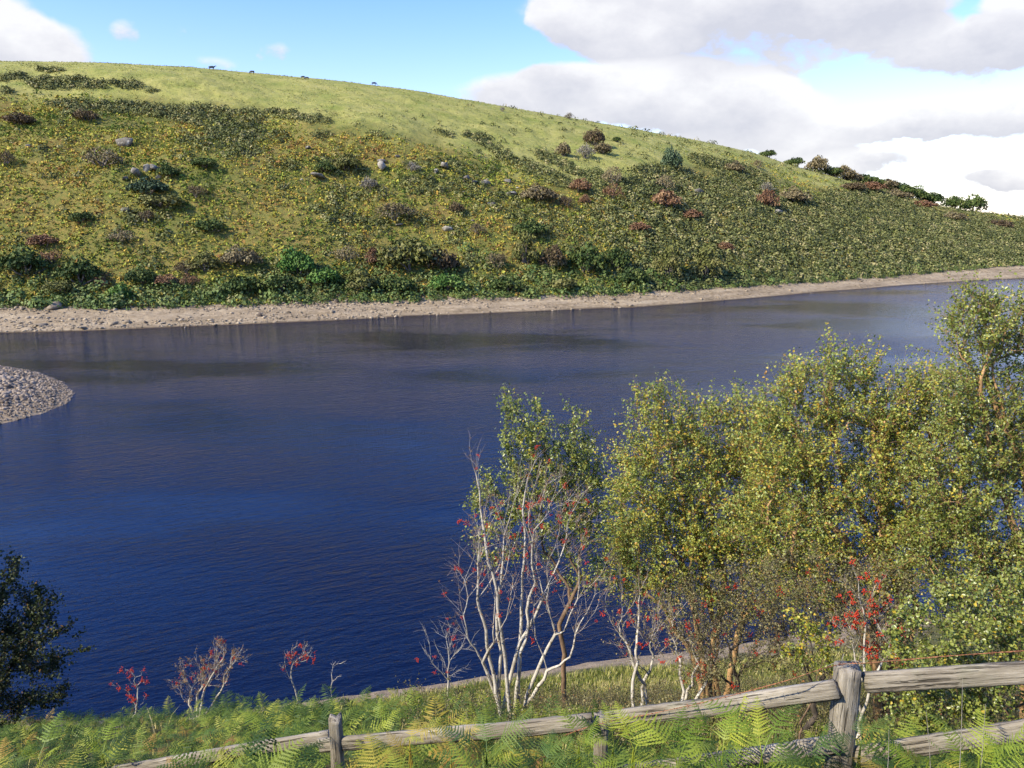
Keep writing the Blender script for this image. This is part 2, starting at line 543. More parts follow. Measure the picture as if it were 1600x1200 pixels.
def build_world():
    w = bpy.data.worlds.new("World"); SC.world = w; w.use_nodes = True
    nt = w.node_tree; nt.nodes.clear()
    t = NT.__new__(NT); t.m = None; t.t = nt; t.n = nt.nodes
    out = t.add('ShaderNodeOutputWorld'); bg = t.add('ShaderNodeBackground')
    t.l(bg.outputs[0], out.inputs[0])
    sky = t.add('ShaderNodeTexSky'); sky.sky_type = 'NISHITA'; sky.sun_disc = False
    sky.sun_elevation = SUN_EL; sky.sun_rotation = SUN_AZ
    sky.air_density = 1.0; sky.dust_density = .6; sky.ozone_density = 2.0; sky.altitude = 300
    d = t.add('ShaderNodeTexCoord').outputs['Generated']
    sep = t.add('ShaderNodeSeparateXYZ'); t.l(d, sep.inputs[0])
    x, y, z = sep.outputs
    yy = t.math('MAXIMUM', y, .02)
    u = t.math('DIVIDE', x, yy); v = t.math('DIVIDE', z, yy)
    n1 = t.noise(6.5, 9, .60, t.mapping(d, (1, 1, 1.7))); n2 = t.add('ShaderNodeTexNoise'); n2.inputs['Scale'].default_value = 2.6
    n2.inputs['Detail'].default_value = 5; t.l(t.mapping(d, (1, 1, 2.2)), n2.inputs['Vector'])
    nd = t.math('SUBTRACT', n1, .5)
    du = t.math('MULTIPLY', t.math('SUBTRACT', t.noise(9, 4, .6, d), .5), .10)
    u2 = t.math('ADD', u, du); v2 = t.math('ADD', v, t.math('MULTIPLY', nd, .06))
    # billows: centre and radii read off as tangents of azimuth and elevation
    blobs = [(30, 85, 135, 62, 1), (-60, 60, 160, 90, 1), (200, 50, 34, 24, .42), (423, 80, 26, 16, .4), (283, 50, 22, 14, .25), (340, 96, 50, 14, .25),
             (1150, 8, 330, 100, 1), (950, 30, 130, 60, .9), (1340, 10, 170, 56, .9),
             (830, 155, 125, 46, .9), (900, 130, 90, 34, .9), (1020, 150, 150, 60, 1), (1130, 165, 190, 66, 1), (1250, 200, 130, 42, .8), (1200, 228, 170, 26, .5),
             (1500, 78, 190, 48, 1), (1600, 40, 90, 70, 1), (1420, 250, 120, 16, .4),
             (1550, 188, 200, 38, 1), (1400, 200, 110, 26, .8),
             (1570, 285, 80, 24, .95), (1450, 278, 110, 13, .35), (1320, 252, 100, 22, .6)]
    m = None; num = None
    for (px, py, rx, ry, amp) in blobs:
        cu, cv = se(px, py)
        a = t.math('DIVIDE', t.math('SUBTRACT', u2, float(cu)), rx / F)
        b = t.math('DIVIDE', t.math('SUBTRACT', v2, float(cv)), ry / F)
        q = t.math('ADD', t.math('MULTIPLY', a, a), t.math('MULTIPLY', b, b))
        k = t.math('MULTIPLY', t.math('SUBTRACT', 1.0, q, clamp=True), amp)
        kb = t.math('MULTIPLY', k, b)
        m = k if m is None else t.math('ADD', m, k)
        num = kb if num is None else t.math('ADD', num, kb)
    front = t.math('GREATER_THAN', y, .05)
    m = t.math('MULTIPLY', m, front)
    # loose cumulus elsewhere in the sky
    other = t.math('MULTIPLY', t.math('SUBTRACT', n2.outputs['Fac'], .53), 7.0, clamp=True)
    hi = t.math('MULTIPLY', t.math('SUBTRACT', z, .36), 6, clamp=True)
    back = t.math('SUBTRACT', 1.0, t.math('MULTIPLY', t.math('ADD', y, .35), 4, clamp=True))
    side = t.math('MULTIPLY', t.math('SUBTRACT', t.math('ABSOLUTE', u), .95), 4, clamp=True)
    off = t.math('MAXIMUM', t.math('MAXIMUM', t.math('MULTIPLY', hi, .12), back), t.math('MULTIPLY', side, front))
    other = t.math('MULTIPLY', t.math('MULTIPLY', other, off), t.math('MULTIPLY', z, 8, clamp=True))
    dens = t.math('ADD', m, t.math('MULTIPLY', nd, 2.1))
    dens = t.math('MULTIPLY', t.math('SUBTRACT', dens, .10), 2.3, clamp=True)
    dens = t.math('MULTIPLY', dens, t.math('MULTIPLY', m, 5, clamp=True))
    mr = t.add('ShaderNodeMapRange', interpolation_type='SMOOTHSTEP'); t.l(dens, mr.inputs[0])
    alpha = t.math('MAXIMUM', t.math('MULTIPLY', mr.outputs[0], .97), t.math('MULTIPLY', other, .85))
    sh = t.math('DIVIDE', num, t.math('MAXIMUM', m, .05))
    sh = t.math('ADD', t.math('MULTIPLY', sh, .55), t.math('ADD', .52, t.math('MULTIPLY', nd, 2.2)), clamp=True)
    thick = t.math('MULTIPLY', t.math('SUBTRACT', m, .35), 1.0, clamp=True)
    sh = t.math('SUBTRACT', sh, t.math('MULTIPLY', thick, .15), clamp=True)
    cc = t.ramp(sh, [(0.0, CLOUD_LO), (.45, CLOUD_MID), (.8, CLOUD_HI)])
    # clear sky graded a little to the photo's cyan blue, paler towards the horizon
    hz = t.math('MULTIPLY', t.math('SUBTRACT', .40, z), 3.2, clamp=True)
    tint = t.mix(hz, SKY_UP, SKY_LOW)
    sk = t.mix(1.0, sky.outputs[0], tint, 'MULTIPLY')
    fin = t.mix(alpha, sk, cc)
    t.l(fin, bg.inputs['Color']); bg.inputs['Strength'].default_value = SKY_STR

SKY_STR = .13
SKY_UP = (.40, .84, 1.72)
SKY_LOW = (1.22, 1.10, 1.22)
CLOUD_LO, CLOUD_MID, CLOUD_HI = (2.95, 3.0, 3.3), (3.65, 3.65, 3.82), (4.25, 4.25, 4.3)
build_world()

sl = bpy.data.lights.new('sun', 'SUN'); sl.energy = 5.0; sl.angle = radians(.53); sl.color = (1, .905, .72)
so = link('sun', sl); so.rotation_euler = (-to_sun).to_track_quat('-Z', 'Y').to_euler()

cam = bpy.data.cameras.new('camera'); cam.sensor_fit = 'HORIZONTAL'; cam.sensor_width = 36; cam.lens = 36 * F / 1600
cam.clip_start = .1; cam.clip_end = 6000
co = link('camera', cam); co.location = (0, 0, CAMZ); co.rotation_euler = (pi / 2 - TH, 0, 0)
SC.camera = co
SC.view_settings.view_transform = 'Standard'; SC.view_settings.look = 'None'; SC.view_settings.gamma = 1
SC.view_settings.exposure = .86
SC.render.engine = 'CYCLES'
SC.cycles.max_bounces = 6; SC.cycles.diffuse_bounces = 3; SC.cycles.glossy_bounces = 3
SC.cycles.transmission_bounces = 4; SC.cycles.transparent_max_bounces = 6
SC.cycles.caustics_reflective = False; SC.cycles.caustics_refractive = False
SC.cycles.sample_clamp_indirect = 4; SC.cycles.use_adaptive_sampling = True; SC.cycles.adaptive_threshold = .02

# ================================================================== MATERIALS
def mat_hill():
    t = NT('hillside turf'); p = t.pos()
    g = t.noise(.09, 6, .62, p); g2 = t.noise(1.1, 5, .7, p)
    grass = t.ramp(t.math('ADD', t.math('MULTIPLY', g, .6), t.math('MULTIPLY', g2, .4)),
                   [(.34, (.15, .18, .036)), (.47, (.225, .225, .06)), (.58, (.285, .265, .08)), (.7, (.34, .31, .12))])
    b = t.ramp(t.math('ADD', t.math('MULTIPLY', t.noise(.07, 5, .6, p), .5), t.math('MULTIPLY', t.noise(.9, 4, .7, p), .5)),
               [(.36, (.06, .08, .018)), (.48, (.14, .135, .034)), (.57, (.19, .15, .04)), (.68, (.10, .065, .025))])
    c = t.mix(t.attr('grass'), b, grass)
    # drawn-down beach: tan silt with level stains and paler gravel
    sp = t.add('ShaderNodeSeparateXYZ'); t.l(p, sp.inputs[0])
    s1 = t.noise(1.0, 5, .6, t.mapping(p, (.05, .05, 1.3))); s2 = t.noise(.8, 6, .72, p)
    be = t.ramp(t.math('ADD', t.math('MULTIPLY', s1, .5), t.math('MULTIPLY', s2, .5)),
                [(.33, (.09, .07, .04)), (.44, (.215, .162, .098)), (.56, (.32, .25, .158)), (.68, (.42, .345, .225))])
    wet = t.math('MULTIPLY', t.math('SUBTRACT', sp.outputs[2], .02), 4, clamp=True)
    be = t.mix(wet, (.06, .043, .028), be)
    c = t.mix(t.attr('beach'), c, be)
    h = t.math('ADD', t.noise(.6, 5, .7, p), t.math('MULTIPLY', t.noise(3, 3, .7, p), .35))
    return t.done(t.principled(c, .95, .1, t.bump(h, .8, .55)).outputs[0])

def mat_bank():
    t = NT('bank earth'); p = t.pos()
    n = t.noise(2.2, 6, .7, p); n2 = t.noise(14, 4, .7, p)
    soil = t.ramp(n, [(.35, (.05, .04, .022)), (.5, (.10, .10, .03)), (.65, (.16, .13, .05))])
    sh = t.ramp(t.math('ADD', t.math('MULTIPLY', n, .4), t.math('MULTIPLY', n2, .6)), [(.35, (.13, .095, .055)), (.5, (.26, .195, .12)), (.66, (.40, .31, .21))])
    c = t.mix(t.attr('shore'), soil, sh)
    return t.done(t.principled(c, .95, .12, t.bump(t.math('ADD', n, t.math('MULTIPLY', n2, .4)), .8, .12)).outputs[0])

def mat_stone(name, lo, hi, lichen=None, sc=1.5):
    t = NT(name); p = t.pos()
    n = t.noise(sc, 6, .7, p)
    f = t.math('ADD', t.math('MULTIPLY', n, .55), t.math('MULTIPLY', t.attr('rnd'), .45))
    c = t.ramp(f, [(.25, lo), (.75, hi)])
    if lichen: c = t.mix(t.ramp(t.noise(sc * .8, 4, .6, p), [(.55, (0, 0, 0)), (.66, (1, 1, 1))]), c, lichen)
    return t.done(t.principled(c, .9, .2, t.bump(n, .7, .25 / sc)).outputs[0])

def mat_water():
    t = NT('reservoir water'); p = t.pos()
    # wind ripples: long crests running from lower left to upper right, finer chop over them
    r = radians(-24)
    p1 = t.mapping(t.mapping(p, rot=(0, 0, r)), (.75, 2.2, 1)); p2 = t.mapping(t.mapping(p, rot=(0, 0, r + .35)), (1.5, 4.2, 1))
    w1 = t.noise(1.0, 3, .5, p1, .5); w2 = t.noise(1.6, 3, .6, p2, .3); w3 = t.noise(.35, 2, .5, p1)
    calm = t.noise(.018, 3, .5, t.mapping(p, (1, 2.2, 1)))
    amp = t.math('ADD', .38, t.math('MULTIPLY', t.ramp(calm, [(.40, (0, 0, 0)), (.58, (1, 1, 1))]), .85))
    h = t.math('ADD', t.math('ADD', w1, t.math('MULTIPLY', w2, .38)), t.math('MULTIPLY', w3, .8))
    h = t.math('MULTIPLY', h, amp)
    b = t.bump(h, 1.0, WAVE)
    g = t.add('ShaderNodeBsdfPrincipled'); g.inputs['Base Color'].default_value = (*WATER, 1)
    g.inputs['Roughness'].default_value = .07; g.inputs['IOR'].default_value = 1.333
    t.l(b, g.inputs['Normal'])
    return t.done(g.outputs[0])
WAVE = .10
WATER = (.0016, .0038, .0175)

M_hill, M_bank, M_water = mat_hill(), mat_bank(), mat_water()
M_granite = mat_stone('grey moor granite', (.06, .053, .042), (.34, .31, .25), (.42, .39, .31), 1.1)
M_shorestone = mat_stone('buff shore stone', (.085, .065, .042), (.38, .305, .205), None, 1.2)
M_darkstone = mat_stone('brown wet block', (.04, .03, .022), (.13, .10, .075), None, 1.0)
M_spit = mat_stone('grey shingle', (.085, .063, .043), (.34, .27, .195), None, 1.4)
G = lambda *c: c
M_gorse = leaf_mat('gorse foliage', [(.1, (.04, .05, .016)), (.45, (.11, .122, .036)), (.75, (.205, .20, .068)), (.95, (.29, .25, .11))], 0, .7, .15, (.05, .5))
M_fernfar = leaf_mat('hill bracken', [(.08, (.07, .11, .02)), (.30, (.18, .22, .034)), (.54, (.34, .32, .05)), (.76, (.40, .26, .05)), (.95, (.20, .11, .04))], 0, .8, .1, (.05, 2.0))
M_tus = leaf_mat('moor grass tussocks', [(.05, (.15, .17, .04)), (.5, (.26, .26, .07)), (.95, (.36, .32, .13))], 0, .8, .1, (.05, .8))
M_belt = leaf_mat('shore scrub foliage', [(.1, (.04, .07, .016)), (.5, (.10, .145, .032)), (.9, (.19, .21, .065))], 0, .6, .2, (.08, .5))
HILLCOL = {
    'dark green': [(.15, (.025, .045, .012)), (.5, (.055, .085, .02)), (.85, (.11, .13, .035))],
    'bright green': [(.15, (.03, .08, .015)), (.5, (.075, .15, .028)), (.85, (.14, .21, .05))],
    'blue green': [(.15, (.025, .048, .024)), (.5, (.055, .085, .042)), (.85, (.09, .12, .06))],
    'olive': [(.15, (.065, .075, .02)), (.5, (.12, .125, .032)), (.85, (.18, .165, .06))],
    'grey brown': [(.15, (.08, .064, .032)), (.5, (.155, .122, .06)), (.85, (.225, .185, .095))],
    'pale grey': [(.15, (.12, .105, .08)), (.5, (.21, .19, .14)), (.85, (.31, .28, .215))],
    'rusty': [(.15, (.09, .045, .025)), (.5, (.18, .095, .05)), (.85, (.25, .16, .08))],
    'brown': [(.15, (.05, .035, .02)), (.5, (.10, .07, .035)), (.85, (.15, .12, .055))],
}
M_hc = {k: leaf_mat(k.replace(' ', '_') + ' shrub foliage', v, 0, .7, .15) for k, v in HILLCOL.items()}
M_barkg = bark_mat('grey hill bark', (.10, .085, .07), (.22, .19, .16), 3)
M_white = bark_mat('pale rowan bark', (.27, .24, .19), (.52, .48, .40), 9, (.13, .11, .08))
M_tan = bark_mat('reddish tan twig bark', (.16, .105, .075), (.34, .26, .20), 9)
M_brown = bark_mat('brown twig bark', (.085, .055, .035), (.20, .13, .075), 9)
M_orange = bark_mat('orange brown twig bark', (.20, .115, .05), (.42, .26, .12), 7)
M_dark = bark_mat('dark bark', (.03, .024, .018), (.09, .07, .05), 8)
M_leafA = leaf_mat('birch leaves', [(.05, (.08, .12, .025)), (.35, (.18, .23, .045)), (.62, (.31, .33, .065)), (.82, (.42, .37, .055)), (.95, (.48, .33, .04)), (1.0, (.40, .20, .035))], .34, .42, .4, (1.1, .5))
M_leafB = leaf_mat('green sallow leaves', [(.05, (.06, .09, .02)), (.4, (.165, .20, .04)), (.72, (.28, .30, .06)), (.93, (.25, .28, .06)), (1.0, (.48, .36, .04))], .32, .36, .5, (1.1, .35))
M_leafY = leaf_mat('yellowing leaves', [(.05, (.07, .11, .015)), (.4, (.20, .23, .03)), (.75, (.42, .38, .04)), (1.0, (.52, .30, .03))], .34, .42, .4)
M_leafO = leaf_mat('small olive thorn leaves', [(.05, (.06, .055, .022)), (.5, (.16, .145, .055)), (.9, (.28, .24, .10)), (1, (.33, .16, .06))], .25, .5, .3)
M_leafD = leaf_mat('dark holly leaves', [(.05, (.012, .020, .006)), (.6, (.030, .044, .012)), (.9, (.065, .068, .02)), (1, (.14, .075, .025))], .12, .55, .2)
M_leafR = leaf_mat('withered brown leaves', [(.05, (.10, .05, .025)), (.5, (.20, .11, .05)), (1, (.30, .20, .09))], .25, .6, .2)
M_berry = NT('red berries'); M_berry = M_berry.done(M_berry.principled((.34, .032, .012), .55, .2).outputs[0])
M_frond = leaf_mat('green bracken', [(.05, (.08, .14, .018)), (.4, (.21, .285, .03)), (.7, (.35, .385, .045)), (.9, (.48, .40, .055)), (1, (.34, .20, .04))], .42, .5, .3, (1.6, .6))
M_frondD = leaf_mat('dark green bracken', [(.05, (.03, .07, .016)), (.5, (.08, .145, .028)), (.9, (.17, .22, .04))], .36, .5, .3)
M_frondO = leaf_mat('orange dying bracken', [(.05, (.17, .12, .03)), (.5, (.36, .27, .05)), (.9, (.44, .38, .08))], .36, .6, .2)
M_mass = leaf_mat('bracken bank foliage', [(.05, (.03, .06, .012)), (.32, (.075, .125, .018)), (.54, (.19, .24, .028)), (.77, (.34, .33, .045)), (.91, (.36, .24, .045)), (1, (.22, .11, .035))], .36, .55, .25, (.55, .9))
M_grass = leaf_mat('bank grass', [(.05, (.06, .09, .016)), (.4, (.18, .20, .035)), (.75, (.42, .38, .12)), (1, (.52, .43, .22))], .3, .6, .2, (.6, 1.6))
M_lush = leaf_mat('lush grass', [(.05, (.04, .11, .015)), (.6, (.10, .21, .03)), (1, (.20, .28, .05))], .35, .5, .3)
M_cow = NT('black cattle hide'); M_cow = M_cow.done(M_cow.principled((.012, .010, .010), .6, .3).outputs[0])

# ================================================================== FAR HILL
def hill_mesh():
    sv = np.linspace(-1.35, 1.35, 1150)
    rows = np.concatenate([np.linspace(-.12, 0, 4)[:-1], np.linspace(0, 1, 46)[:-1], 1 + np.linspace(0, 1, 330)[:-1], 2 + np.linspace(0, 1, 60)])
    ysh, yvg, yrd = (np.interp(sv, SS, a) for a in (Y_sh, Y_vg, Y_rd))
    R = rows[:, None]
    Y = np.where(R < 1, ysh + (yvg - ysh) * R * 1.0, np.where(R < 2, yvg + (yrd - yvg) * (R - 1), yrd + 260 * (R - 2)))
    Y = np.where(R < 0, ysh + 120 * R, Y)
    X = Y * sv[None]
    Z = hill_z(X, Y)
    # soft boundaries: where beach meets scrub, where bracken meets turf
    px, py = proj(np.stack([X, Y, Z], -1))
    d = (Y - np.interp(sv, SS, Y_vg)[None]) + 2.5 * fbm(X / 6, Y / 6, 61, 4)
    beach = np.clip(.5 - d / 1.5, 0, 1)
    lim = np.interp(px, [-200, 0, 200, 400, 550, 700, 800, 900, 1000, 1080, 1180, 1290, 1600], [150, 152, 158, 178, 200, 225, 262, 300, 290, 265, 268, 296, 345])
    grass = np.clip(.5 + (lim - py + 30 * fbm(X / 16, Y / 16, 71, 4)) / 26, 0, 1) * (1 - beach)
    n, m = X.shape
    V = np.stack([X, Y, Z], -1).reshape(-1, 3)
    i = (np.arange(n - 1)[:, None] * m + np.arange(m - 1)[None]).ravel()
    Fq = np.stack([i, i + 1, i + m + 1, i + m], 1)
    me = mesh_np('hill', V, Fq, M_hill, smooth=True, attrs={'beach': beach.ravel(), 'grass': grass.ravel()})
    tag(link('hill', me), kind='structure')
hill_mesh()

def hill_scatter(n, dens, ylo=-.02, yhi=1.0):
    """n random surface points of the hill kept with probability dens(px,py,X,Y)."""
    s = rng.uniform(-.86, .86, n)
    yv, yr = np.interp(s, SS, Y_vg), np.interp(s, SS, Y_rd)
    f = rng.uniform(ylo, yhi, n); Y = yv + (yr - yv) * f
    keep = rng.uniform(size=n) < Y / 520
    s, Y = s[keep], Y[keep]; X = s * Y
    Z = hill_z(X, Y)
    P = np.stack([X, Y, Z], -1); px, py = proj(P)
    k = rng.uniform(size=len(P)) < dens(px, py, X, Y)
    return P[k], px[k], py[k]

def ell(px, py, E, X, Y, soft=.55):
    d = np.zeros(len(px))
    nz = fbm(X / 7, Y / 9, 123, 3)
    for e in E:
        cx, cy, rx, ry = e[:4]; a = radians(e[4]) if len(e) > 4 else 0; w = e[5] if len(e) > 5 else 1
        dx, dy = px - cx, py - cy
        u = (dx * math.cos(a) + dy * math.sin(a)) / rx; v = (-dx * math.sin(a) + dy * math.cos(a)) / ry
        d = np.maximum(d, w * np.clip((1.15 - u * u - v * v + soft * nz) * 2.2, 0, 1))
    return d

GORSE = [(95, 131, 60, 11), (140, 133, 34, 8), (198, 133, 27, 8, 8), (77, 111, 20, 3.5), (18, 122, 26, 5, -10), (8, 144, 14, 4), (238, 143, 14, 3),
         (130, 165, 55, 8, 3), (215, 172, 70, 10, 4), (320, 182, 70, 17, 5), (355, 200, 55, 24, 12), (385, 178, 28, 8, 10), (345, 228, 75, 16, 10, .7), (470, 184, 52, 7, 8, .85), (505, 212, 17, 5), (430, 215, 28, 8, 0, .6), (120, 178, 22, 7),
         (695, 209, 20, 5, 20), (728, 211, 6, 4), (690, 256, 34, 7), (755, 220, 18, 10, 25), (785, 243, 26, 10, 38), (825, 262, 26, 12, 25), (865, 278, 38, 13, 22), (915, 293, 30, 9, 15),
         (855, 248, 28, 9, 25), (885, 262, 28, 10, 30), (930, 280, 24, 10, 25), (690, 292, 75, 16, 6, .8), (800, 322, 90, 20, 12, .55), (590, 212, 25, 4, 5, .5), (530, 262, 45, 14, 8, .6), (560, 300, 60, 16, 5, .5),
         (1110, 255, 36, 9, 12), (1165, 278, 55, 16, 18), (1060, 285, 70, 18, 14), (1010, 300, 55, 22, 10, .9), (1130, 305, 90, 22, 14), (1000, 340, 90, 26, 8, .75), (960, 370, 110, 24, 8, .6), (840, 362, 40, 14, 0, .7), (1215, 245, 30, 4, 20, .9), (1260, 258, 40, 6, 18, .9)]
GX = [880, 960, 1010, 1080, 1180, 1290, 1350, 1420, 1480, 1540, 1700]
GY = [430, 400, 345, 310, 318, 306, 292, 318, 338, 345, 365]

def d_gorse(px, py, X, Y):
    d = ell(px, py, GORSE, X, Y)
    nz = fbm(X / 8, Y / 8, 201, 4)
    top = np.interp(px, GX, GY)
    mass = np.clip((py - top) / 16 + .5 + nz * 1.2, 0, 1) * np.clip((px - 930) / 90 + nz, 0, 1)
    n2 = fbm(X / 5.5, Y / 5.5, 217, 3) + .55 * fbm(X / 24, Y / 20, 219, 2)
    sc = np.clip((n2 - .22) * 5, 0, 1) * np.clip((py - np.interp(px, [0, 400, 800, 1000], [185, 215, 250, 260])) / 40, 0, 1) * np.where(px < 1100, .8, 0)
    sparse = .02 * np.clip((py - 150) / 80, 0, 1)
    return np.clip(np.maximum.reduce([d, mass, sc]) + sparse, 0, 1) * .95

P, px, py = hill_scatter(170000, d_gorse)
R_ = rng.uniform(.6, 1.4, len(P)) ** 1.3 * np.where(px > 950, 1.3, 1.1)
tag(link('gorse_thicket', clump_mesh('gorse_thicket', P, R_, R_ * rng.uniform(.8, 1.3, len(P)), 24, .42, M_gorse, np.clip(rng.normal(.45, .24, len(P)), 0, 1), jit=.3)),
    'dark green gorse scrub spread over the hillside in patches', 'gorse', kind='stuff')
print('gorse', len(P))

def d_fern(px, py, X, Y):
    lim = np.interp(px, [-200, 0, 200, 400, 550, 700, 800, 900, 1000, 1080, 1180, 1290, 1600], [150, 155, 165, 190, 212, 240, 262, 300, 290, 265, 268, 300, 355])
    g = np.clip(.5 + (py - lim + 34 * fbm(X / 16, Y / 16, 71, 4)) / 30, 0, 1)
    return g * np.where(px > 1000, .35, 1) * np.clip(1.0 + fbm(X / 4, Y / 4, 301, 3) * 1.1, .25, 1)
P, px, py = hill_scatter(280000, d_fern)
R_ = rng.uniform(.3, .7, len(P)) * np.exp(rng.normal(0, .2, len(P)))
tag(link('bracken_hillside', clump_mesh('bracken_hillside', P, R_, R_ * 1.0, 7, .85, M_fernfar, np.clip(rng.normal(.45, .2, len(P)) + .25 * fbm(P[:, 0] / 9, P[:, 1] / 9, 88, 3), 0, 1), jit=1.2)),
    'yellow green and rusty bracken carpet covering the hillside', 'bracken', kind='stuff')
print('fern', len(P))
def d_tus(px, py, X, Y):
    lim = np.interp(px, [-200, 0, 200, 400, 550, 700, 800, 900, 1000, 1080, 1180, 1290, 1600], [160, 165, 170, 190, 215, 240, 270, 310, 300, 275, 278, 300, 350])
    return np.clip((lim - py) / 20, 0, 1) * np.clip(.35 + 1.2 * fbm(X / 8, Y / 8, 331, 3), .03, 1)
P, px, py = hill_scatter(70000, d_tus, .3, 1.03)
R_ = rng.uniform(.12, .34, len(P))
tag(link('tussock_grass', clump_mesh('tussock_grass', P, R_, R_ * 1.1, 6, 1.0, M_tus, np.clip(rng.normal(.5, .25, len(P)), 0, 1), jit=1.2)),
    'pale tussocks of moor grass over the smooth upper hill', 'grass', kind='stuff')

# scrub belt just above the beach
def d_belt(px, py, X, Y):
    th = np.interp(px, [0, 300, 600, 900, 1130, 1300, 1600], [44, 40, 52, 42, 26, 12, 7])
    base = np.interp(px, [0, 200, 400, 600, 800, 1000, 1130, 1300, 1600], [470, 472, 468, 461, 457, 450, 442, 433, 411])
    q = (base - py) / th
    return np.clip(1.25 - q + .9 * fbm(X / 9, Y / 9, 401, 3), 0, 1) * .8
P, px, py = hill_scatter(22000, d_belt, -.03, .30)
R_ = (rng.uniform(.7, 1.5, len(P)) + 1.5 * rng.uniform(0, 1, len(P)) ** 4) * np.interp(px, [0, 1000, 1300], [1.15, 1.0, .7])
tag(link('scrub_belt', clump_mesh('scrub_belt', P, R_, R_ * rng.uniform(.8, 1.3, len(P)), 60, .30, M_belt, np.clip(rng.normal(.45, .24, len(P)), 0, 1))),
    'dense green scrub hemming the top of the far beach', 'scrub', kind='stuff')
print('belt', len(P))

# individual bushes and trees of the hill ------------------------------------
def shrub_proto(col, kind):
    """crown = many leaf clumps set on a lobed dome, trunk = short forked stems; unit radius."""
    k = {'round': 16, 'spread': 20, 'twiggy': 15, 'tall': 16}[kind]
    th = rng.uniform(0, 2 * pi, k); rr = rng.uniform(0, 1, k) ** .55
    z = {'round': .62, 'spread': .55, 'twiggy': .72, 'tall': 1.0}[kind]
    C = np.stack([rr * .68 * np.cos(th), rr * .68 * np.sin(th), z * (1 - .62 * rr ** 2) * rng.uniform(.55, 1, k) + rng.normal(0, .06, k)], -1)
    k0 = k // 2; C2 = np.stack([.62 * np.cos(th[:k0] + 1), .62 * np.sin(th[:k0] + 1), rng.uniform(.1, .3, k0)], -1); C = np.vstack([C, C2]); k = len(C)
    n = {'round': 75, 'spread': 65, 'twiggy': 46, 'tall': 75}[kind]
    size = {'round': .34, 'spread': .34, 'twiggy': .26, 'tall': .32}[kind]
    R = rng.uniform(.25, .42, k)
    crown = clump_mesh('crown', C, R, R * .9, n, size, M_hc[col], np.clip(rng.normal(.5, .2, k), 0, 1), 1.6)
    V, Q = [], []
    for i in range(min(k, 9)):
        a = np.array([rng.normal(0, .05), rng.normal(0, .05), -.15]); c = C[i]
        m = (a + c) / 2 + rng.normal(size=3) * .07
        tube_chain([a, m, c, c + (c - m) * .55], [.045, .032, .018, .006], 4, V, Q)
    trunk = mesh_np('trunk', np.vstack(V), np.vstack(Q), M_barkg)
    return crown, trunk
PROTO = {}
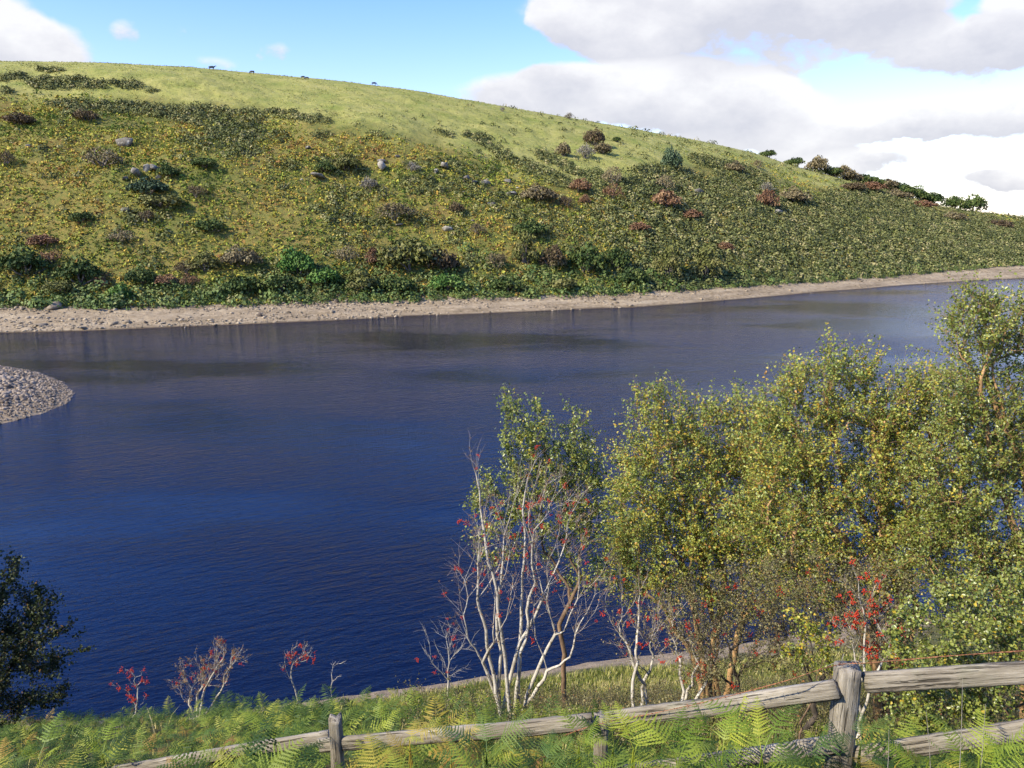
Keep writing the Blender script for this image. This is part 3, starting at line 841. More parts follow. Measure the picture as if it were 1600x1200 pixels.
# photo x, y of the middle, half width, half height (photo px), colour, form, kind word, what singles it out
HB = [
 (162, 247, 30, 14, 'grey brown', 'twiggy', 'thorn bush', 'broad grey brown thorn bush between the big lone boulder and the rock outcrop'),
 (10, 250, 17, 11, 'brown', 'twiggy', 'thorn bush', 'dark brown thorn bush at the far left edge, level with the lone boulder'),
 (135, 181, 18, 9, 'brown', 'round', 'thorn bush', 'dark rounded bush at the lower edge of the upper left gorse band'),
 (30, 186, 22, 10, 'brown', 'spread', 'thorn bush', 'low brownish bush left of the upper gorse band, high on the hill'),
 (262, 268, 17, 10, 'dark green', 'round', 'shrub', 'dark green shrub growing against the right end of the rock outcrop'),
 (232, 292, 30, 12, 'blue green', 'spread', 'shrub', 'wide blue green shrub growing just below the rock outcrop'),
 (252, 312, 34, 12, 'olive', 'spread', 'willow', 'pale olive willow lower down the slope below the rock outcrop'),
 (320, 255, 22, 8, 'dark green', 'round', 'shrub', 'dark green shrub with black shade on the bracken right of the outcrop'),
 (228, 340, 18, 9, 'brown', 'twiggy', 'thorn bush', 'small brown thorn bush under the small white rock at mid slope'),
 (306, 300, 18, 8, 'brown', 'twiggy', 'thorn bush', 'brown bare bush among bracken right of the blue green shrub'),
 (128, 340, 20, 9, 'dark green', 'round', 'shrub', 'small dark green shrub alone in bracken on the left lower slope'),
 (192, 370, 24, 10, 'grey brown', 'twiggy', 'thorn bush', 'grey brown thorn bush on the left lower slope above the scrub belt'),
 (330, 352, 24, 10, 'dark green', 'spread', 'shrub', 'dark green shrub in bracken left of centre on the lower slope'),
 (70, 376, 24, 10, 'rusty', 'spread', 'thorn bush', 'rusty brown bush in bracken near the left edge of the lower slope'),
 (38, 411, 40, 20, 'dark green', 'round', 'shrub', 'big dark green shrub at the left end of the scrub belt'),
 (125, 425, 34, 19, 'dark green', 'round', 'shrub', 'large dark green shrub in the belt beside a russet patch, second from the left edge'),
 (82, 402, 22, 10, 'rusty', 'twiggy', 'thorn bush', 'russet bush between the two big dark green shrubs at the left end of the belt'),
 (95, 447, 26, 12, 'olive', 'spread', 'shrub', 'low olive shrub at the belt foot near the left edge'),
 (158, 441, 16, 9, 'rusty', 'twiggy', 'thorn bush', 'small rusty bush at the belt foot above the big slab of shore rock'),
 (188, 457, 20, 14, 'bright green', 'round', 'shrub', 'fresh green shrub standing at the very edge of the beach, left side'),
 (222, 432, 24, 14, 'dark green', 'round', 'shrub', 'dark green shrub just up slope of the fresh green one on the beach edge'),
 (258, 437, 20, 9, 'rusty', 'spread', 'thorn bush', 'rust coloured bush at the belt left of the orange one'),
 (296, 438, 16, 9, 'rusty', 'twiggy', 'thorn bush', 'small orange red bush in the belt below the spiky willow'),
 (320, 410, 28, 14, 'olive', 'tall', 'willow', 'pale olive willow with upright shoots above the scrub belt'),
 (290, 420, 18, 9, 'brown', 'twiggy', 'thorn bush', 'brown twiggy bush at the left foot of the pale olive willow'),
 (378, 402, 32, 16, 'grey brown', 'spread', 'thorn bush', 'wide grey brown thorn bush left of the brightest green bush'),
 (380, 446, 34, 15, 'dark green', 'spread', 'shrub', 'dark green shrub over the beach straight below the wide grey brown thorn'),
 (465, 409, 30, 21, 'bright green', 'round', 'shrub', 'brightest green rounded bush above the belt, left of centre'),
 (505, 432, 28, 14, 'bright green', 'spread', 'shrub', 'bright green shrub down slope and right of the brightest green bush'),
 (440, 444, 28, 14, 'dark green', 'round', 'shrub', 'dark shrub hanging over the beach below the brightest green bush'),
 (541, 397, 20, 12, 'grey brown', 'twiggy', 'thorn bush', 'grey brown twiggy bush right of the brightest green bush'),
 (583, 401, 14, 13, 'rusty', 'tall', 'rowan', 'orange red autumn bush left of the big olive one'),
 (560, 440, 32, 15, 'olive', 'round', 'shrub', 'olive shrub at the belt foot below the orange red autumn bush'),
 (642, 396, 50, 27, 'olive', 'spread', 'willow', 'largest olive brown willow at the centre of the scrub belt'),
 (692, 408, 24, 18, 'brown', 'round', 'thorn bush', 'brown bush joined to the right side of the largest olive willow'),
 (620, 444, 30, 14, 'dark green', 'spread', 'shrub', 'dark green shrub over the beach below the largest olive willow'),
 (775, 408, 20, 12, 'grey brown', 'twiggy', 'thorn bush', 'grey twiggy bush between the largest olive willow and the tall olive tree'),
 (820, 391, 22, 24, 'olive', 'tall', 'willow', 'tall narrow olive tree right of centre in the belt'),
 (862, 402, 24, 20, 'brown', 'tall', 'willow', 'brownish tree touching the right side of the tall narrow olive tree'),
 (915, 406, 32, 20, 'dark green', 'round', 'shrub', 'full dark green tree in the belt with deep shade at its right'),
 (962, 404, 24, 18, 'dark green', 'round', 'shrub', 'dark green tree next right of the full dark green one'),
 (1045, 414, 28, 27, 'olive', 'tall', 'willow', 'left one of two olive green trees at the right end of the belt'),
 (1100, 415, 30, 26, 'olive', 'tall', 'willow', 'right one of two olive green trees at the right end of the belt'),
 (990, 432, 26, 15, 'dark green', 'round', 'shrub', 'dark low shrub in shade just left of the two olive trees'),
 (700, 440, 30, 14, 'bright green', 'spread', 'shrub', 'light green shrub over the beach right of the largest olive willow'),
 (790, 444, 30, 12, 'dark green', 'spread', 'shrub', 'dark green shrub over the beach below the tall narrow olive tree'),
 (870, 442, 30, 12, 'olive', 'spread', 'shrub', 'olive shrub over the beach below the full dark green tree'),
 (577, 288, 15, 11, 'pale grey', 'twiggy', 'thorn bush', 'small pale grey leafless bush at mid slope left of the stone field'),
 (545, 255, 24, 13, 'olive', 'round', 'shrub', 'olive green bush above the long rock slab at mid slope'),
 (508, 262, 18, 8, 'dark green', 'round', 'shrub', 'dark green bush directly over the long rock slab'),
 (617, 331, 32, 14, 'grey brown', 'twiggy', 'thorn bush', 'broad grey brown leafless bush at mid slope above the largest olive willow'),
 (714, 325, 12, 9, 'brown', 'round', 'thorn bush', 'small dark brown bush amid stones right of the broad leafless one'),
 (746, 358, 14, 9, 'grey brown', 'twiggy', 'thorn bush', 'small grey brown dome shaped bush on yellow bracken'),
 (645, 262, 14, 7, 'pale grey', 'twiggy', 'thorn bush', 'pale dead bush beside the granite blocks at mid slope'),
 (828, 358, 26, 13, 'dark green', 'round', 'shrub', 'dark green bush up slope of the tall narrow olive tree'),
 (840, 303, 30, 13, 'grey brown', 'spread', 'thorn bush', 'wide grey thorn below the slanting gorse strip'),
 (905, 290, 20, 10, 'rusty', 'round', 'thorn bush', 'reddish brown rounded bush at the lower end of the slanting gorse strip'),
 (914, 312, 10, 7, 'rusty', 'round', 'rowan', 'small bright red bush under the reddish brown rounded one'),
 (885, 316, 16, 8, 'brown', 'twiggy', 'thorn bush', 'brown bush left of the small bright red bush'),
 (956, 275, 17, 13, 'grey brown', 'twiggy', 'thorn bush', 'grey brown bush standing on turf left of the round pine'),
 (957, 300, 18, 11, 'rusty', 'twiggy', 'thorn bush', 'dull rusty bush down slope of the grey brown bush near the pine'),
 (880, 235, 13, 10, 'grey brown', 'round', 'hawthorn', 'leftmost of the grey hawthorns grouped on the open turf'),
 (914, 238, 16, 11, 'pale grey', 'twiggy', 'hawthorn', 'palest leafless hawthorn in the group on the open turf'),
 (928, 216, 17, 13, 'brown', 'round', 'hawthorn', 'tallest and darkest hawthorn in the group on the open turf'),
 (940, 232, 15, 9, 'grey brown', 'spread', 'hawthorn', 'low hawthorn at the right foot of the tallest of its group'),
 (963, 218, 8, 4, 'dark green', 'round', 'gorse bush', 'small single gorse bush right of the tallest hawthorn'),
 (890, 182, 9, 5, 'pale grey', 'twiggy', 'hawthorn', 'lone thin bare hawthorn standing just under the grassy skyline'),
 (785, 171, 4, 4, 'pale grey', 'twiggy', 'hawthorn', 'tiny faint bare hawthorn on the grassy skyline'),
 (1050, 250, 18, 16, 'blue green', 'round', 'pine', 'round dark bluish green pine alone on the hill, casting shade'),
 (1041, 312, 27, 13, 'rusty', 'round', 'thorn bush', 'wide reddish brown bush below the round pine'),
 (1036, 286, 17, 11, 'grey brown', 'twiggy', 'thorn bush', 'grey brown bush between the pine and the wide reddish one'),
 (1080, 335, 20, 8, 'rusty', 'spread', 'thorn bush', 'low rusty bush in gorse down slope of the wide reddish one'),
 (1199, 311, 19, 16, 'rusty', 'round', 'thorn bush', 'rusty red rounded tree with dark shade above the pale path'),
 (1240, 306, 26, 12, 'grey brown', 'spread', 'thorn bush', 'grey brown spreading bush right of the rusty red rounded tree'),
 (1198, 294, 14, 8, 'pale grey', 'twiggy', 'thorn bush', 'pale grey bush directly up slope of the rusty red rounded tree'),
 (1146, 262, 18, 9, 'grey brown', 'spread', 'thorn bush', 'grey brown bush in the gorse right of the pine'),
 (1184, 257, 8, 7, 'grey brown', 'twiggy', 'thorn bush', 'small grey thorn at the edge of the bright grass wedge'),
 (1000, 355, 20, 8, 'rusty', 'spread', 'thorn bush', 'rust patched bush in the gorse above the two olive trees'),
 (1132, 385, 16, 7, 'rusty', 'spread', 'thorn bush', 'small red brown bush in gorse above the right olive tree'),
 (1140, 255, 0, 0, None, None, None, None),
 (1200, 239, 13, 6, 'dark green', 'spread', 'tree', 'first small dark tree where the skyline trees begin'),
 (1242, 246, 15, 7, 'dark green', 'spread', 'tree', 'low flat dark tree, second on the skyline'),
 (1277, 250, 20, 12, 'grey brown', 'round', 'tree', 'rounded grey tree on the skyline, left of two alike in height'),
 (1317, 257, 20, 11, 'grey brown', 'round', 'tree', 'rounded grey tree on the skyline, right of two alike in height'),
 (1352, 273, 20, 9, 'dark green', 'spread', 'tree', 'dark skyline tree just right of the two rounded grey ones'),
 (1382, 281, 22, 10, 'grey brown', 'spread', 'tree', 'grey skyline tree at the middle of the descending tree line'),
 (1408, 290, 20, 10, 'dark green', 'spread', 'tree', 'dark skyline tree halfway down the descending tree line'),
 (1432, 297, 20, 10, 'dark green', 'round', 'tree', 'dark rounded tree, last but one before the gap in the tree line'),
 (1456, 305, 18, 10, 'dark green', 'round', 'tree', 'dark tree at the end of the line before the skyline gap'),
 (1298, 266, 16, 8, 'dark green', 'spread', 'tree', 'low dark tree in the dip between the two rounded grey skyline trees'),
 (1334, 268, 14, 8, 'grey brown', 'spread', 'tree', 'small grey tree touching the right rounded grey tree of the skyline'),
 (1367, 279, 16, 9, 'dark green', 'spread', 'tree', 'dark tree joining the first dark skyline tree to the grey one after it'),
 (1395, 287, 16, 9, 'dark green', 'spread', 'tree', 'dark tree just up line of the one halfway down the descending tree line'),
 (1420, 295, 16, 9, 'dark green', 'spread', 'tree', 'dark tree just down line of the one halfway down the descending tree line'),
 (1445, 303, 14, 8, 'dark green', 'spread', 'tree', 'small dark tree squeezed between the last two before the skyline gap'),
 (1491, 314, 18, 11, 'dark green', 'round', 'tree', 'left one of the pair of trees beyond the skyline gap'),
 (1522, 316, 21, 12, 'dark green', 'round', 'tree', 'right one of the pair of trees beyond the skyline gap'),
 (1330, 292, 22, 7, 'brown', 'spread', 'thorn bush', 'brown scrub bush under the right rounded grey tree'),
 (1362, 292, 22, 8, 'rusty', 'spread', 'thorn bush', 'rusty scrub bush below the middle of the descending tree line'),
 (1400, 304, 24, 7, 'grey brown', 'spread', 'thorn bush', 'grey brown scrub under the dark halfway skyline tree'),
 (1442, 320, 24, 7, 'rusty', 'spread', 'thorn bush', 'rusty scrub below the last trees before the gap'),
 (1490, 338, 20, 7, 'grey brown', 'spread', 'thorn bush', 'grey brown scrub on the slope beneath the skyline pair'),
 (1560, 350, 22, 7, 'brown', 'spread', 'thorn bush', 'brown bush on the low far slope near the right edge'),
]
for (x, y, rx, ry, colr, form, cat, lab) in HB:
    if not rx: continue
    p = hill_hit(x, y + ry * .85)
    dist = math.hypot(p.y, p.z - CAMZ) * (1 + ((x - 800) / F) ** 2) ** .0
    key = (colr, form, rng.integers(0, 2))
    if key not in PROTO: PROTO[key] = shrub_proto(colr, form)
    crown, trunk = PROTO[key]
    nm = {'thorn bush': 'thorn_bush', 'gorse bush': 'gorse_bush', 'tree': 'hill_tree', 'pine': 'pine_tree', 'rowan': 'rowan_bush', 'hawthorn': 'hawthorn_tree', 'willow': 'willow_bush', 'shrub': 'green_shrub'}[cat]
    r = empty(nm, p); tag(r, lab, cat, 'bushes and trees on the far hillside')
    sx = rx * dist / F * 1.05; sz = 2 * ry * dist / F / (.92 if form != 'tall' else 1.25)
    a = rng.uniform(0, 6)
    for q, me in (('trunk', trunk), ('crown', crown)):
        o = link(q, me, r)
    r.scale = (sx, sx, sz); r.rotation_euler = (0, 0, a)

# ------------------------------------------------------------------ boulders on the hill and rocks of the beach
def rock_mesh(mat, seed, flat=.7, ang=.35):
    v, f = ico2()
    q = np.random.default_rng(seed)
    for _ in range(11):     # planar chops give fractured faces
        n = q.normal(size=3); n /= np.linalg.norm(n); d = q.uniform(.32, .75)
        s = v @ n; v = v - np.maximum(s - d, 0)[:, None] * n
    v = v * (1 + q.normal(0, .04, (len(v), 1))); v[:, 2] *= flat
    return mesh_np('boulder', v, f, mat, q.uniform(.2, .8) * np.ones(len(f)))
RK = [rock_mesh(M_granite, i, f) for i, f in enumerate((.8, .6, .9, .5))]
for i, (x, y, rx, ry, lab) in enumerate([
    (201, 222, 14, 10, 'largest lone pale grey boulder on the upper left hillside'),
    (214, 270, 10, 9, 'upright grey boulder at the left of the rock outcrop'),
    (229, 264, 8, 7, 'dark shaded boulder in the middle of the rock outcrop'),
    (243, 263, 8, 8, 'pale jagged boulder on top of the rock outcrop'),
    (257, 264, 5, 5, 'small boulder at the right end of the outcrop beside the dark shrub'),
    (195, 279, 6, 4, 'low boulder lying left of the outcrop foot'),
    (246, 278, 6, 4, 'low pale boulder below the jagged top of the outcrop'),
    (198, 328, 7, 6, 'whitish rock alone in bracken below the outcrop'),
    (46, 228, 4, 3, 'tiny pale rock in bracken near the left edge'),
    (500, 275, 15, 5, 'long flat grey rock slab at mid slope'),
    (598, 260, 9, 7, 'square grey boulder on the slope, lower one of two stacked'),
    (597, 251, 7, 4, 'flat boulder resting just above the square grey one'),
    (622, 244, 4, 3, 'small pale stone at the left end of a short gorse strip'),
    (695, 259, 9, 7, 'dark fissured boulder under the short gorse strip'),
    (681, 268, 5, 4, 'small boulder below the dark fissured one'),
    (480, 231, 5, 4, 'small grey stone high on the left of the long slab'),
    (730, 277, 6, 5, 'pale boulder at the top of the stone field'),
    (740, 285, 7, 4, 'flat boulder in the left part of the stone field'),
    (756, 286, 9, 4, 'widest flat boulder in the middle of the stone field'),
    (795, 283, 7, 4, 'grey boulder at the right end of the stone field'),
    (797, 303, 9, 5, 'brownish boulder down slope of the stone field'),
    (768, 319, 6, 4, 'pale stone below the stone field among low gorse'),
    (697, 358, 9, 4, 'pale flat boulder on the lower slope near the centre'),
    (624, 351, 8, 3, 'flat stone at the foot of the broad leafless bush'),
    (1089, 300, 10, 7, 'whitish boulder cluster stone in gorse below the pine'),
    (1105, 318, 8, 4, 'low whitish boulder under the one below the pine'),
    (1212, 332, 9, 4, 'pale slab at the foot of the rusty red rounded tree'),
    (1231, 345, 5, 3, 'small pale rock on the path below the pale slab')]):
    p = hill_hit(x, y + ry * .6); k = math.hypot(p.y, p.z - CAMZ) / F
    o = link('boulder', RK[i % 4]); o.location = p + Vector((0, 0, ry * k * .6)); o.rotation_euler = (rng.uniform(-.2, .2), rng.uniform(-.2, .2), rng.uniform(0, 6))
    o.scale = (rx * k * 1.25, rx * k * 1.1, ry * k * 1.9)
    tag(o, lab, 'boulder', 'granite boulders on the hillside')

# a few hundred loose stones of the hill and thousands on the beach are gravel-like cover
P, px, py = hill_scatter(26000, lambda px, py, X, Y: ell(px, py, [(760, 300, 90, 32, 12, .10), (600, 262, 60, 20, 0, .06), (500, 275, 60, 14, 0, .04), (230, 275, 60, 18, 0, .06), (700, 345, 120, 26, 0, .03), (1095, 308, 30, 16, 0, .1)], X, Y))
tag(link('scree', stones_mesh('scree', P, rng.uniform(.2, .75, len(P)), M_granite)), 'scattered small granite stones lying in the bracken', 'stones', kind='stuff')

def beach_pts(n, lo=0.0, hi=1.05):
    s = rng.uniform(-.85, .85, n); a, b = np.interp(s, SS, Y_sh), np.interp(s, SS, Y_vg)
    f = rng.uniform(lo, hi, n); Y = a + (b - a) * f; X = s * Y
    return X, Y, f
X, Y, f = beach_pts(60000)
pxx, pyy = proj(np.stack([X, Y, hill_z(X, Y)], -1))
den = np.clip(.35 + fbm(X / 10, Y / 4, 501, 4) * 1.3 + .35 * (f > .55) - .1, 0.03, 1) * np.interp(pxx, [0, 500, 900, 1100, 1600], [1, .9, .7, .25, .12])
den = np.maximum(den, np.where((f < .22) & (pxx < 620), np.clip(.3 + fbm(X / 8, Y / 3, 511, 3) * 1.6, 0, 1), 0)) * .42
k = rng.uniform(size=len(X)) < den
P = np.stack([X[k], Y[k], hill_z(X[k], Y[k])], -1)
S = rng.uniform(.10, .34, len(P)) * np.exp(rng.normal(0, .35, len(P)))
P[:, 2] += S * .1
tag(link('shore_stones', stones_mesh('shore_stones', P, S, M_shorestone, .55)), 'loose buff stones strewn over the far beach', 'stones', kind='stuff')
print('shore stones', len(P))
SR = [rock_mesh(M_shorestone, 20 + i, f) for i, f in enumerate((.6, .5, .75, .45))]
DR = rock_mesh(M_darkstone, 31, .8)
for i, (x, y, rx, ry, lab) in enumerate([
    (407, 494, 7, 5, 'dark square block of rock near the water on the far beach'),
    (228, 505, 6, 3, 'dark low rock at the waterline left of the square block'),
    (84, 481, 17, 8, 'largest leaning rock slab under the scrub at the beach top'),
    (207, 470, 8, 4, 'pale flat boulder at the foot of the scrub, left side'),
    (65, 509, 15, 4, 'long pale slab lying along the waterline at the left'),
    (44, 515, 13, 3, 'flat slab at the water edge near the left end'),
    (176, 506, 9, 4, 'tilted pale slab in the rocks at the waterline'),
    (160, 513, 10, 3, 'flat pale stone in the water edge below the tilted slab'),
    (130, 514, 9, 3, 'low stone at the waterline between the long slab and the tilted slab'),
    (192, 510, 7, 3, 'small grey slab right of the tilted slab'),
    (224, 480, 6, 4, 'dark brown boulder on the upper beach, left part'),
    (250, 506, 6, 3, 'buff boulder by the water right of the dark low rock'),
    (358, 506, 5, 3, 'small pale stone by the water left of the square block'),
    (527, 472, 6, 4, 'dark pointed rock high on the beach below the belt'),
    (289, 516, 3, 2, 'tiny pale stone standing in the water off the beach'),
    (620, 478, 6, 3, 'buff boulder on the middle beach below the big willow'),
    (700, 474, 6, 3, 'buff boulder on the upper beach right of the big willow'),
    (918, 452, 7, 4, 'pale boulder at the foot of the scrub, right part'),
    (985, 478, 5, 2, 'small stone at the waterline on the right part of the beach'),
    (1096, 468, 5, 3, 'lone stone on the smooth right part of the beach'),
    (1155, 441, 6, 4, 'pale boulder at the foot of the scrub past the two olive trees'),
    (470, 470, 7, 4, 'flat brown boulder on the upper beach left of the dark pointed rock')]):
    a, yy_, zz_ = ray(x, y)
    Ys = np.linspace(140, 420, 2500); hz = hill_z(a / yy_ * Ys, Ys); j = int(np.argmax(hz > CAMZ + zz_ / yy_ * Ys))
    p = Vector((float(a / yy_ * Ys[j]), float(Ys[j]), float(max(hz[j], 0)))); kk = math.hypot(p.y, p.z - CAMZ) / F
    o = link('shore_rock', DR if lab.startswith('dark') else SR[i % 4]); o.location = p + Vector((0, 0, ry * kk * .2)); o.rotation_euler = (rng.uniform(-.25, .25), rng.uniform(-.25, .25), rng.uniform(0, 6))
    o.scale = (rx * kk, rx * kk * .8, ry * kk * 1.7)
    tag(o, lab, 'rock', 'rocks on the far beach')

# ------------------------------------------------------------------ cattle
def cow_mesh(grazing):
    V = [(0, 0, 1.05), (.55, 0, 1.1), (.95, 0, 1.15), (-.5, 0, 1.08), (-.9, 0, 1.12)]
    Rr = [.36, .34, .2, .36, .26]
    E = [(0, 1), (1, 2), (0, 3), (3, 4)]
    hd = [(1.25, 0, .75), (1.42, 0, .35), (1.55, 0, .15)] if grazing else [(1.2, 0, 1.4), (1.4, 0, 1.5), (1.68, 0, 1.34)]
    b = len(V); V += hd; Rr += [.17, .14, .09]; E += [(2, b), (b, b + 1), (b + 1, b + 2)]
    for sx, par in ((.6, 1), (-.75, 3)):
        for sy in (-.2, .2):
            b = len(V); V += [(sx, sy, .75), (sx + .03, sy, .4), (sx, sy, .04)]; Rr += [.14, .07, .065]; E += [(par, b), (b, b + 1), (b + 1, b + 2)]
    b = len(V); V += [(-1.12, 0, 1.05), (-1.16, 0, .5)]; Rr += [.05, .04]; E += [(4, b), (b, b + 1)]
    me = bpy.data.meshes.new('cow'); me.from_pydata(V, E, []); me.materials.append(M_cow)
    return me, Rr
def cow(px, py, rot, grazing, lab, sc=1):
    me, Rr = cow_mesh(grazing)
    o = link('cow', me); o.location = hill_hit(px, py); o.rotation_euler = (0, 0, rot); o.scale = (sc,) * 3
    m = o.modifiers.new('skin', 'SKIN'); me.skin_vertices if me.skin_vertices else None
    if not me.skin_vertices:
        lay = None
    for v, r in zip(me.skin_vertices[0].data if me.skin_vertices else [], Rr): v.radius = (r, r * 1.0)
    o.modifiers.new('sub', 'SUBSURF').render_levels = 1
    tag(o, lab, 'cow', 'black cattle on the hilltop')
cow(331, 109.5, .2, False, 'largest black cow standing on the left skyline', 1.15)
cow(394, 115.5, 2.9, True, 'small black cow grazing right of the largest one', .95)
cow(473.5, 123, .1, True, 'black cow, left one of the touching pair on the skyline', .8)
cow(479.5, 124.5, 3.0, True, 'black cow, right one of the touching pair on the skyline', .8)
cow(584.5, 131.5, .3, True, 'black cow farthest right, alone on the grassy skyline', .95)

# ================================================================== WATER
def grid_mesh(name, xs, ys, zf, mat, attrs=None, smooth=True):
    X, Y = np.meshgrid(xs, ys)
    Z = zf(X, Y); n, m = X.shape
    i = (np.arange(n - 1)[:, None] * m + np.arange(m - 1)[None]).ravel()
    Fq = np.stack([i, i + 1, i + m + 1, i + m], 1)
    at_ = {k: f(X, Y, Z).ravel() for k, f in (attrs or {}).items()}
    return mesh_np(name, np.stack([X, Y, Z], -1).reshape(-1, 3), Fq, mat, smooth=smooth, attrs=at_)
tag(link('water', grid_mesh('water', np.linspace(-700, 700, 3), np.linspace(8, 620, 3), lambda X, Y: X * 0, M_water, smooth=False)), kind='structure')

# ================================================================== SHINGLE SPIT
SPX = np.array([water_pt(*p) for p in [(-500, 556), (-150, 562), (0, 571), (60, 582), (100, 598), (117, 615), (105, 631), (60, 648), (0, 664), (-150, 690), (-500, 735)]])
def spit_d(X, Y):
    p = np.stack([X, Y], -1)[..., None, :]
    a = SPX; b = np.roll(SPX, -1, 0)
    e = b - a; t = np.clip(((p - a) * e).sum(-1) / (e * e).sum(-1), 0, 1)
    d = np.linalg.norm(p - (a + t[..., None] * e), axis=-1).min(-1)
    ins = np.zeros(X.shape, bool)
    for i in range(len(a)):
        c = (a[i, 1] > Y) != (b[i, 1] > Y)
        xi = (b[i, 0] - a[i, 0]) * (Y - a[i, 1]) / (b[i, 1] - a[i, 1] + 1e-9) + a[i, 0]
        ins ^= c & (X < xi)
    return np.where(ins, d, -d)
def spit_z(X, Y):
    d = spit_d(X, Y) + .5 * fbm(X / 3, Y / 3, 601, 3)
    return np.where(d > 0, 1.9 * (1 - np.exp(-d * .16)) + .12 * fbm(X / 2, Y / 2, 611, 3), np.maximum(d * .4, -2))
sx0, sx1 = SPX[:, 0].min(), SPX[:, 0].max() + 4
tag(link('shingle_ground', grid_mesh('shingle_ground', np.linspace(sx0, sx1, 420), np.linspace(SPX[:, 1].min() - 3, SPX[:, 1].max() + 3, 130), spit_z, M_bank,
    {'shore': lambda X, Y, Z: X * 0 + 1})), kind='structure')
n = 36000
X = rng.uniform(-100, sx1, n); Y = rng.uniform(SPX[:, 1].min(), SPX[:, 1].max(), n)
d = spit_d(X, Y); k = d > -.15
X, Y, d = X[k], Y[k], d[k]
S = rng.uniform(.05, .17, len(X)) * (1 + np.clip(d / 7, 0, 1) * rng.uniform(0, 1.9, len(X)) ** 1.6)
P = np.stack([X, Y, spit_z(X, Y) + S * .15], -1)
tag(link('spit_stones', stones_mesh('spit_stones', P, S, M_spit, .7)), 'grey shingle and cobbles heaped on the spit', 'stones', kind='stuff')

# ================================================================== NEAR BANK
xs = np.concatenate([np.linspace(-320, -40, 40)[:-1], np.linspace(-40, -16, 60)[:-1], np.linspace(-16, 24, 330)[:-1], np.linspace(24, 60, 80)[:-1], np.linspace(60, 320, 40)])
ys = np.concatenate([np.linspace(-30, 1, 24)[:-1], np.linspace(1, 42, 340)[:-1], np.linspace(42, 70, 10)])
def shore_attr(X, Y, Z):
    lim = np.interp(X, [-12, -6, 2, 6, 20], [1.1, .8, .8, .9, 1.0])
    return np.clip(.5 + (lim - Z + 1.0 * fbm(X / 1.6, Y / 1.6, 701, 4)) / .5, 0, 1)
tag(link('bank_ground', grid_mesh('bank_ground', xs, ys, near_z, M_bank, {'shore': shore_attr})), kind='structure')

# ------------------------------------------------------------------ bracken fronds
def frond(L=1.0, pairs=20, detail=7, arch=.5, wid=.42, bend=0.0):
    """One bracken frond along +Y, arching down, with toothed pinnae. Returns V, T."""
    V, T = [], []
    def quad(a, b, c, d):
        i = len(V); V.extend([a, b, c, d]); T.append((i, i + 1, i + 2)); T.append((i, i + 2, i + 3))
    def spine(t):
        return np.array([L * bend * t * t, L * t * (1 - .12 * t), L * (.55 * t - arch * 1.1 * t * t)])
    side = np.array([1., 0, 0])
    for k in range(12):      # stalk
        a, b = spine(k / 12), spine((k + 1) / 12); w = .006 * (1 - k / 13)
        quad(a - side * w, b - side * w, b + side * w, a + side * w)
    for k in range(pairs):
        t = .26 + .74 * (k + .5) / pairs
        c = spine(t); tg = spine(min(t + .02, 1)) - spine(t - .02); tg /= np.linalg.norm(tg)
        nrm = np.cross(side, tg)
        pl0 = wid * L * (1 - (t - .26) / .76) ** .85 * (.75 + .25 * min(1, (t - .2) * 5))
        for s in (-1, 1):
            pl = pl0 * random.uniform(.72, 1.1)
            ax = side * s * .93 + tg * .42 - nrm * 0 + np.array([0, random.uniform(-.12, .12), -.14 * random.uniform(-.3, 2.6)])
            ax /= np.linalg.norm(ax); ac = np.cross(nrm, ax)
            sp_ = .74 * L / pairs; m = 1 if detail == 0 else detail
            hw = sp_ * (.30 if detail else .24)
            e0 = c - ac * hw * .3; e1 = c + ac * hw * .3
            for j in range(m):      # a tapering blade with a toothed edge
                u0, u1 = j / m, (j + 1) / m
                k0 = hw * (1 - u0) ** .6; k1 = hw * (1 - u1) ** .6 if j < m - 1 else .0004
                q0 = c + ax * pl * u0 + np.array([0, 0, -.10 * pl * u0 * u0]); q1 = c + ax * pl * u1 + np.array([0, 0, -.10 * pl * u1 * u1])
                if detail == 0:
                    mm = (q0 + q1) / 2; quad(q0, mm * .9 + q0 * .1 + ac * hw, q1, mm * .9 + q0 * .1 - ac * hw)
                else:
                    quad(q0 - ac * k0 * .45, q1 - ac * k1 * .45, q1 + ac * k1 * .45, q0 + ac * k0 * .45)
                    for z in (-1, 1):
                        a_ = q0 * .95 + q1 * .05; b_ = q0 * .2 + q1 * .8
                        quad(a_ + ac * z * k0 * .3, q0 * .45 + q1 * .55 + ac * z * k0 * 1.15, q0 * .1 + q1 * .9 + ac * z * k0 * 1.1, b_ + ac * z * k0 * .3)
    return np.array(V), np.array(T)

def place_parts(name, parts, mat):
    """parts: list of (V,T,M(4x4-ish rot,loc,scale),rnd) merged in one mesh."""
    VV, TT, RR = [], [], []; b = 0
    for V, T, R, loc, s, r in parts:
        v = (V * s) @ R.T + loc
        VV.append(v); TT.append(T + b); RR.append(np.full(len(T), r)); b += len(V)
    return mesh_np(name, np.vstack(VV), np.vstack(TT), mat, np.concatenate(RR))

def rot(az, pitch, roll=0):
    ca, sa, cp, sp, cr, sr = math.cos(az), math.sin(az), math.cos(pitch), math.sin(pitch), math.cos(roll), math.sin(roll)
    Rz = np.array([[ca, -sa, 0], [sa, ca, 0], [0, 0, 1]]); Rx = np.array([[1, 0, 0], [0, cp, -sp], [0, sp, cp]]); Ry = np.array([[cr, 0, sr], [0, 1, 0], [-sr, 0, cr]])
    return Rz @ Rx @ Ry

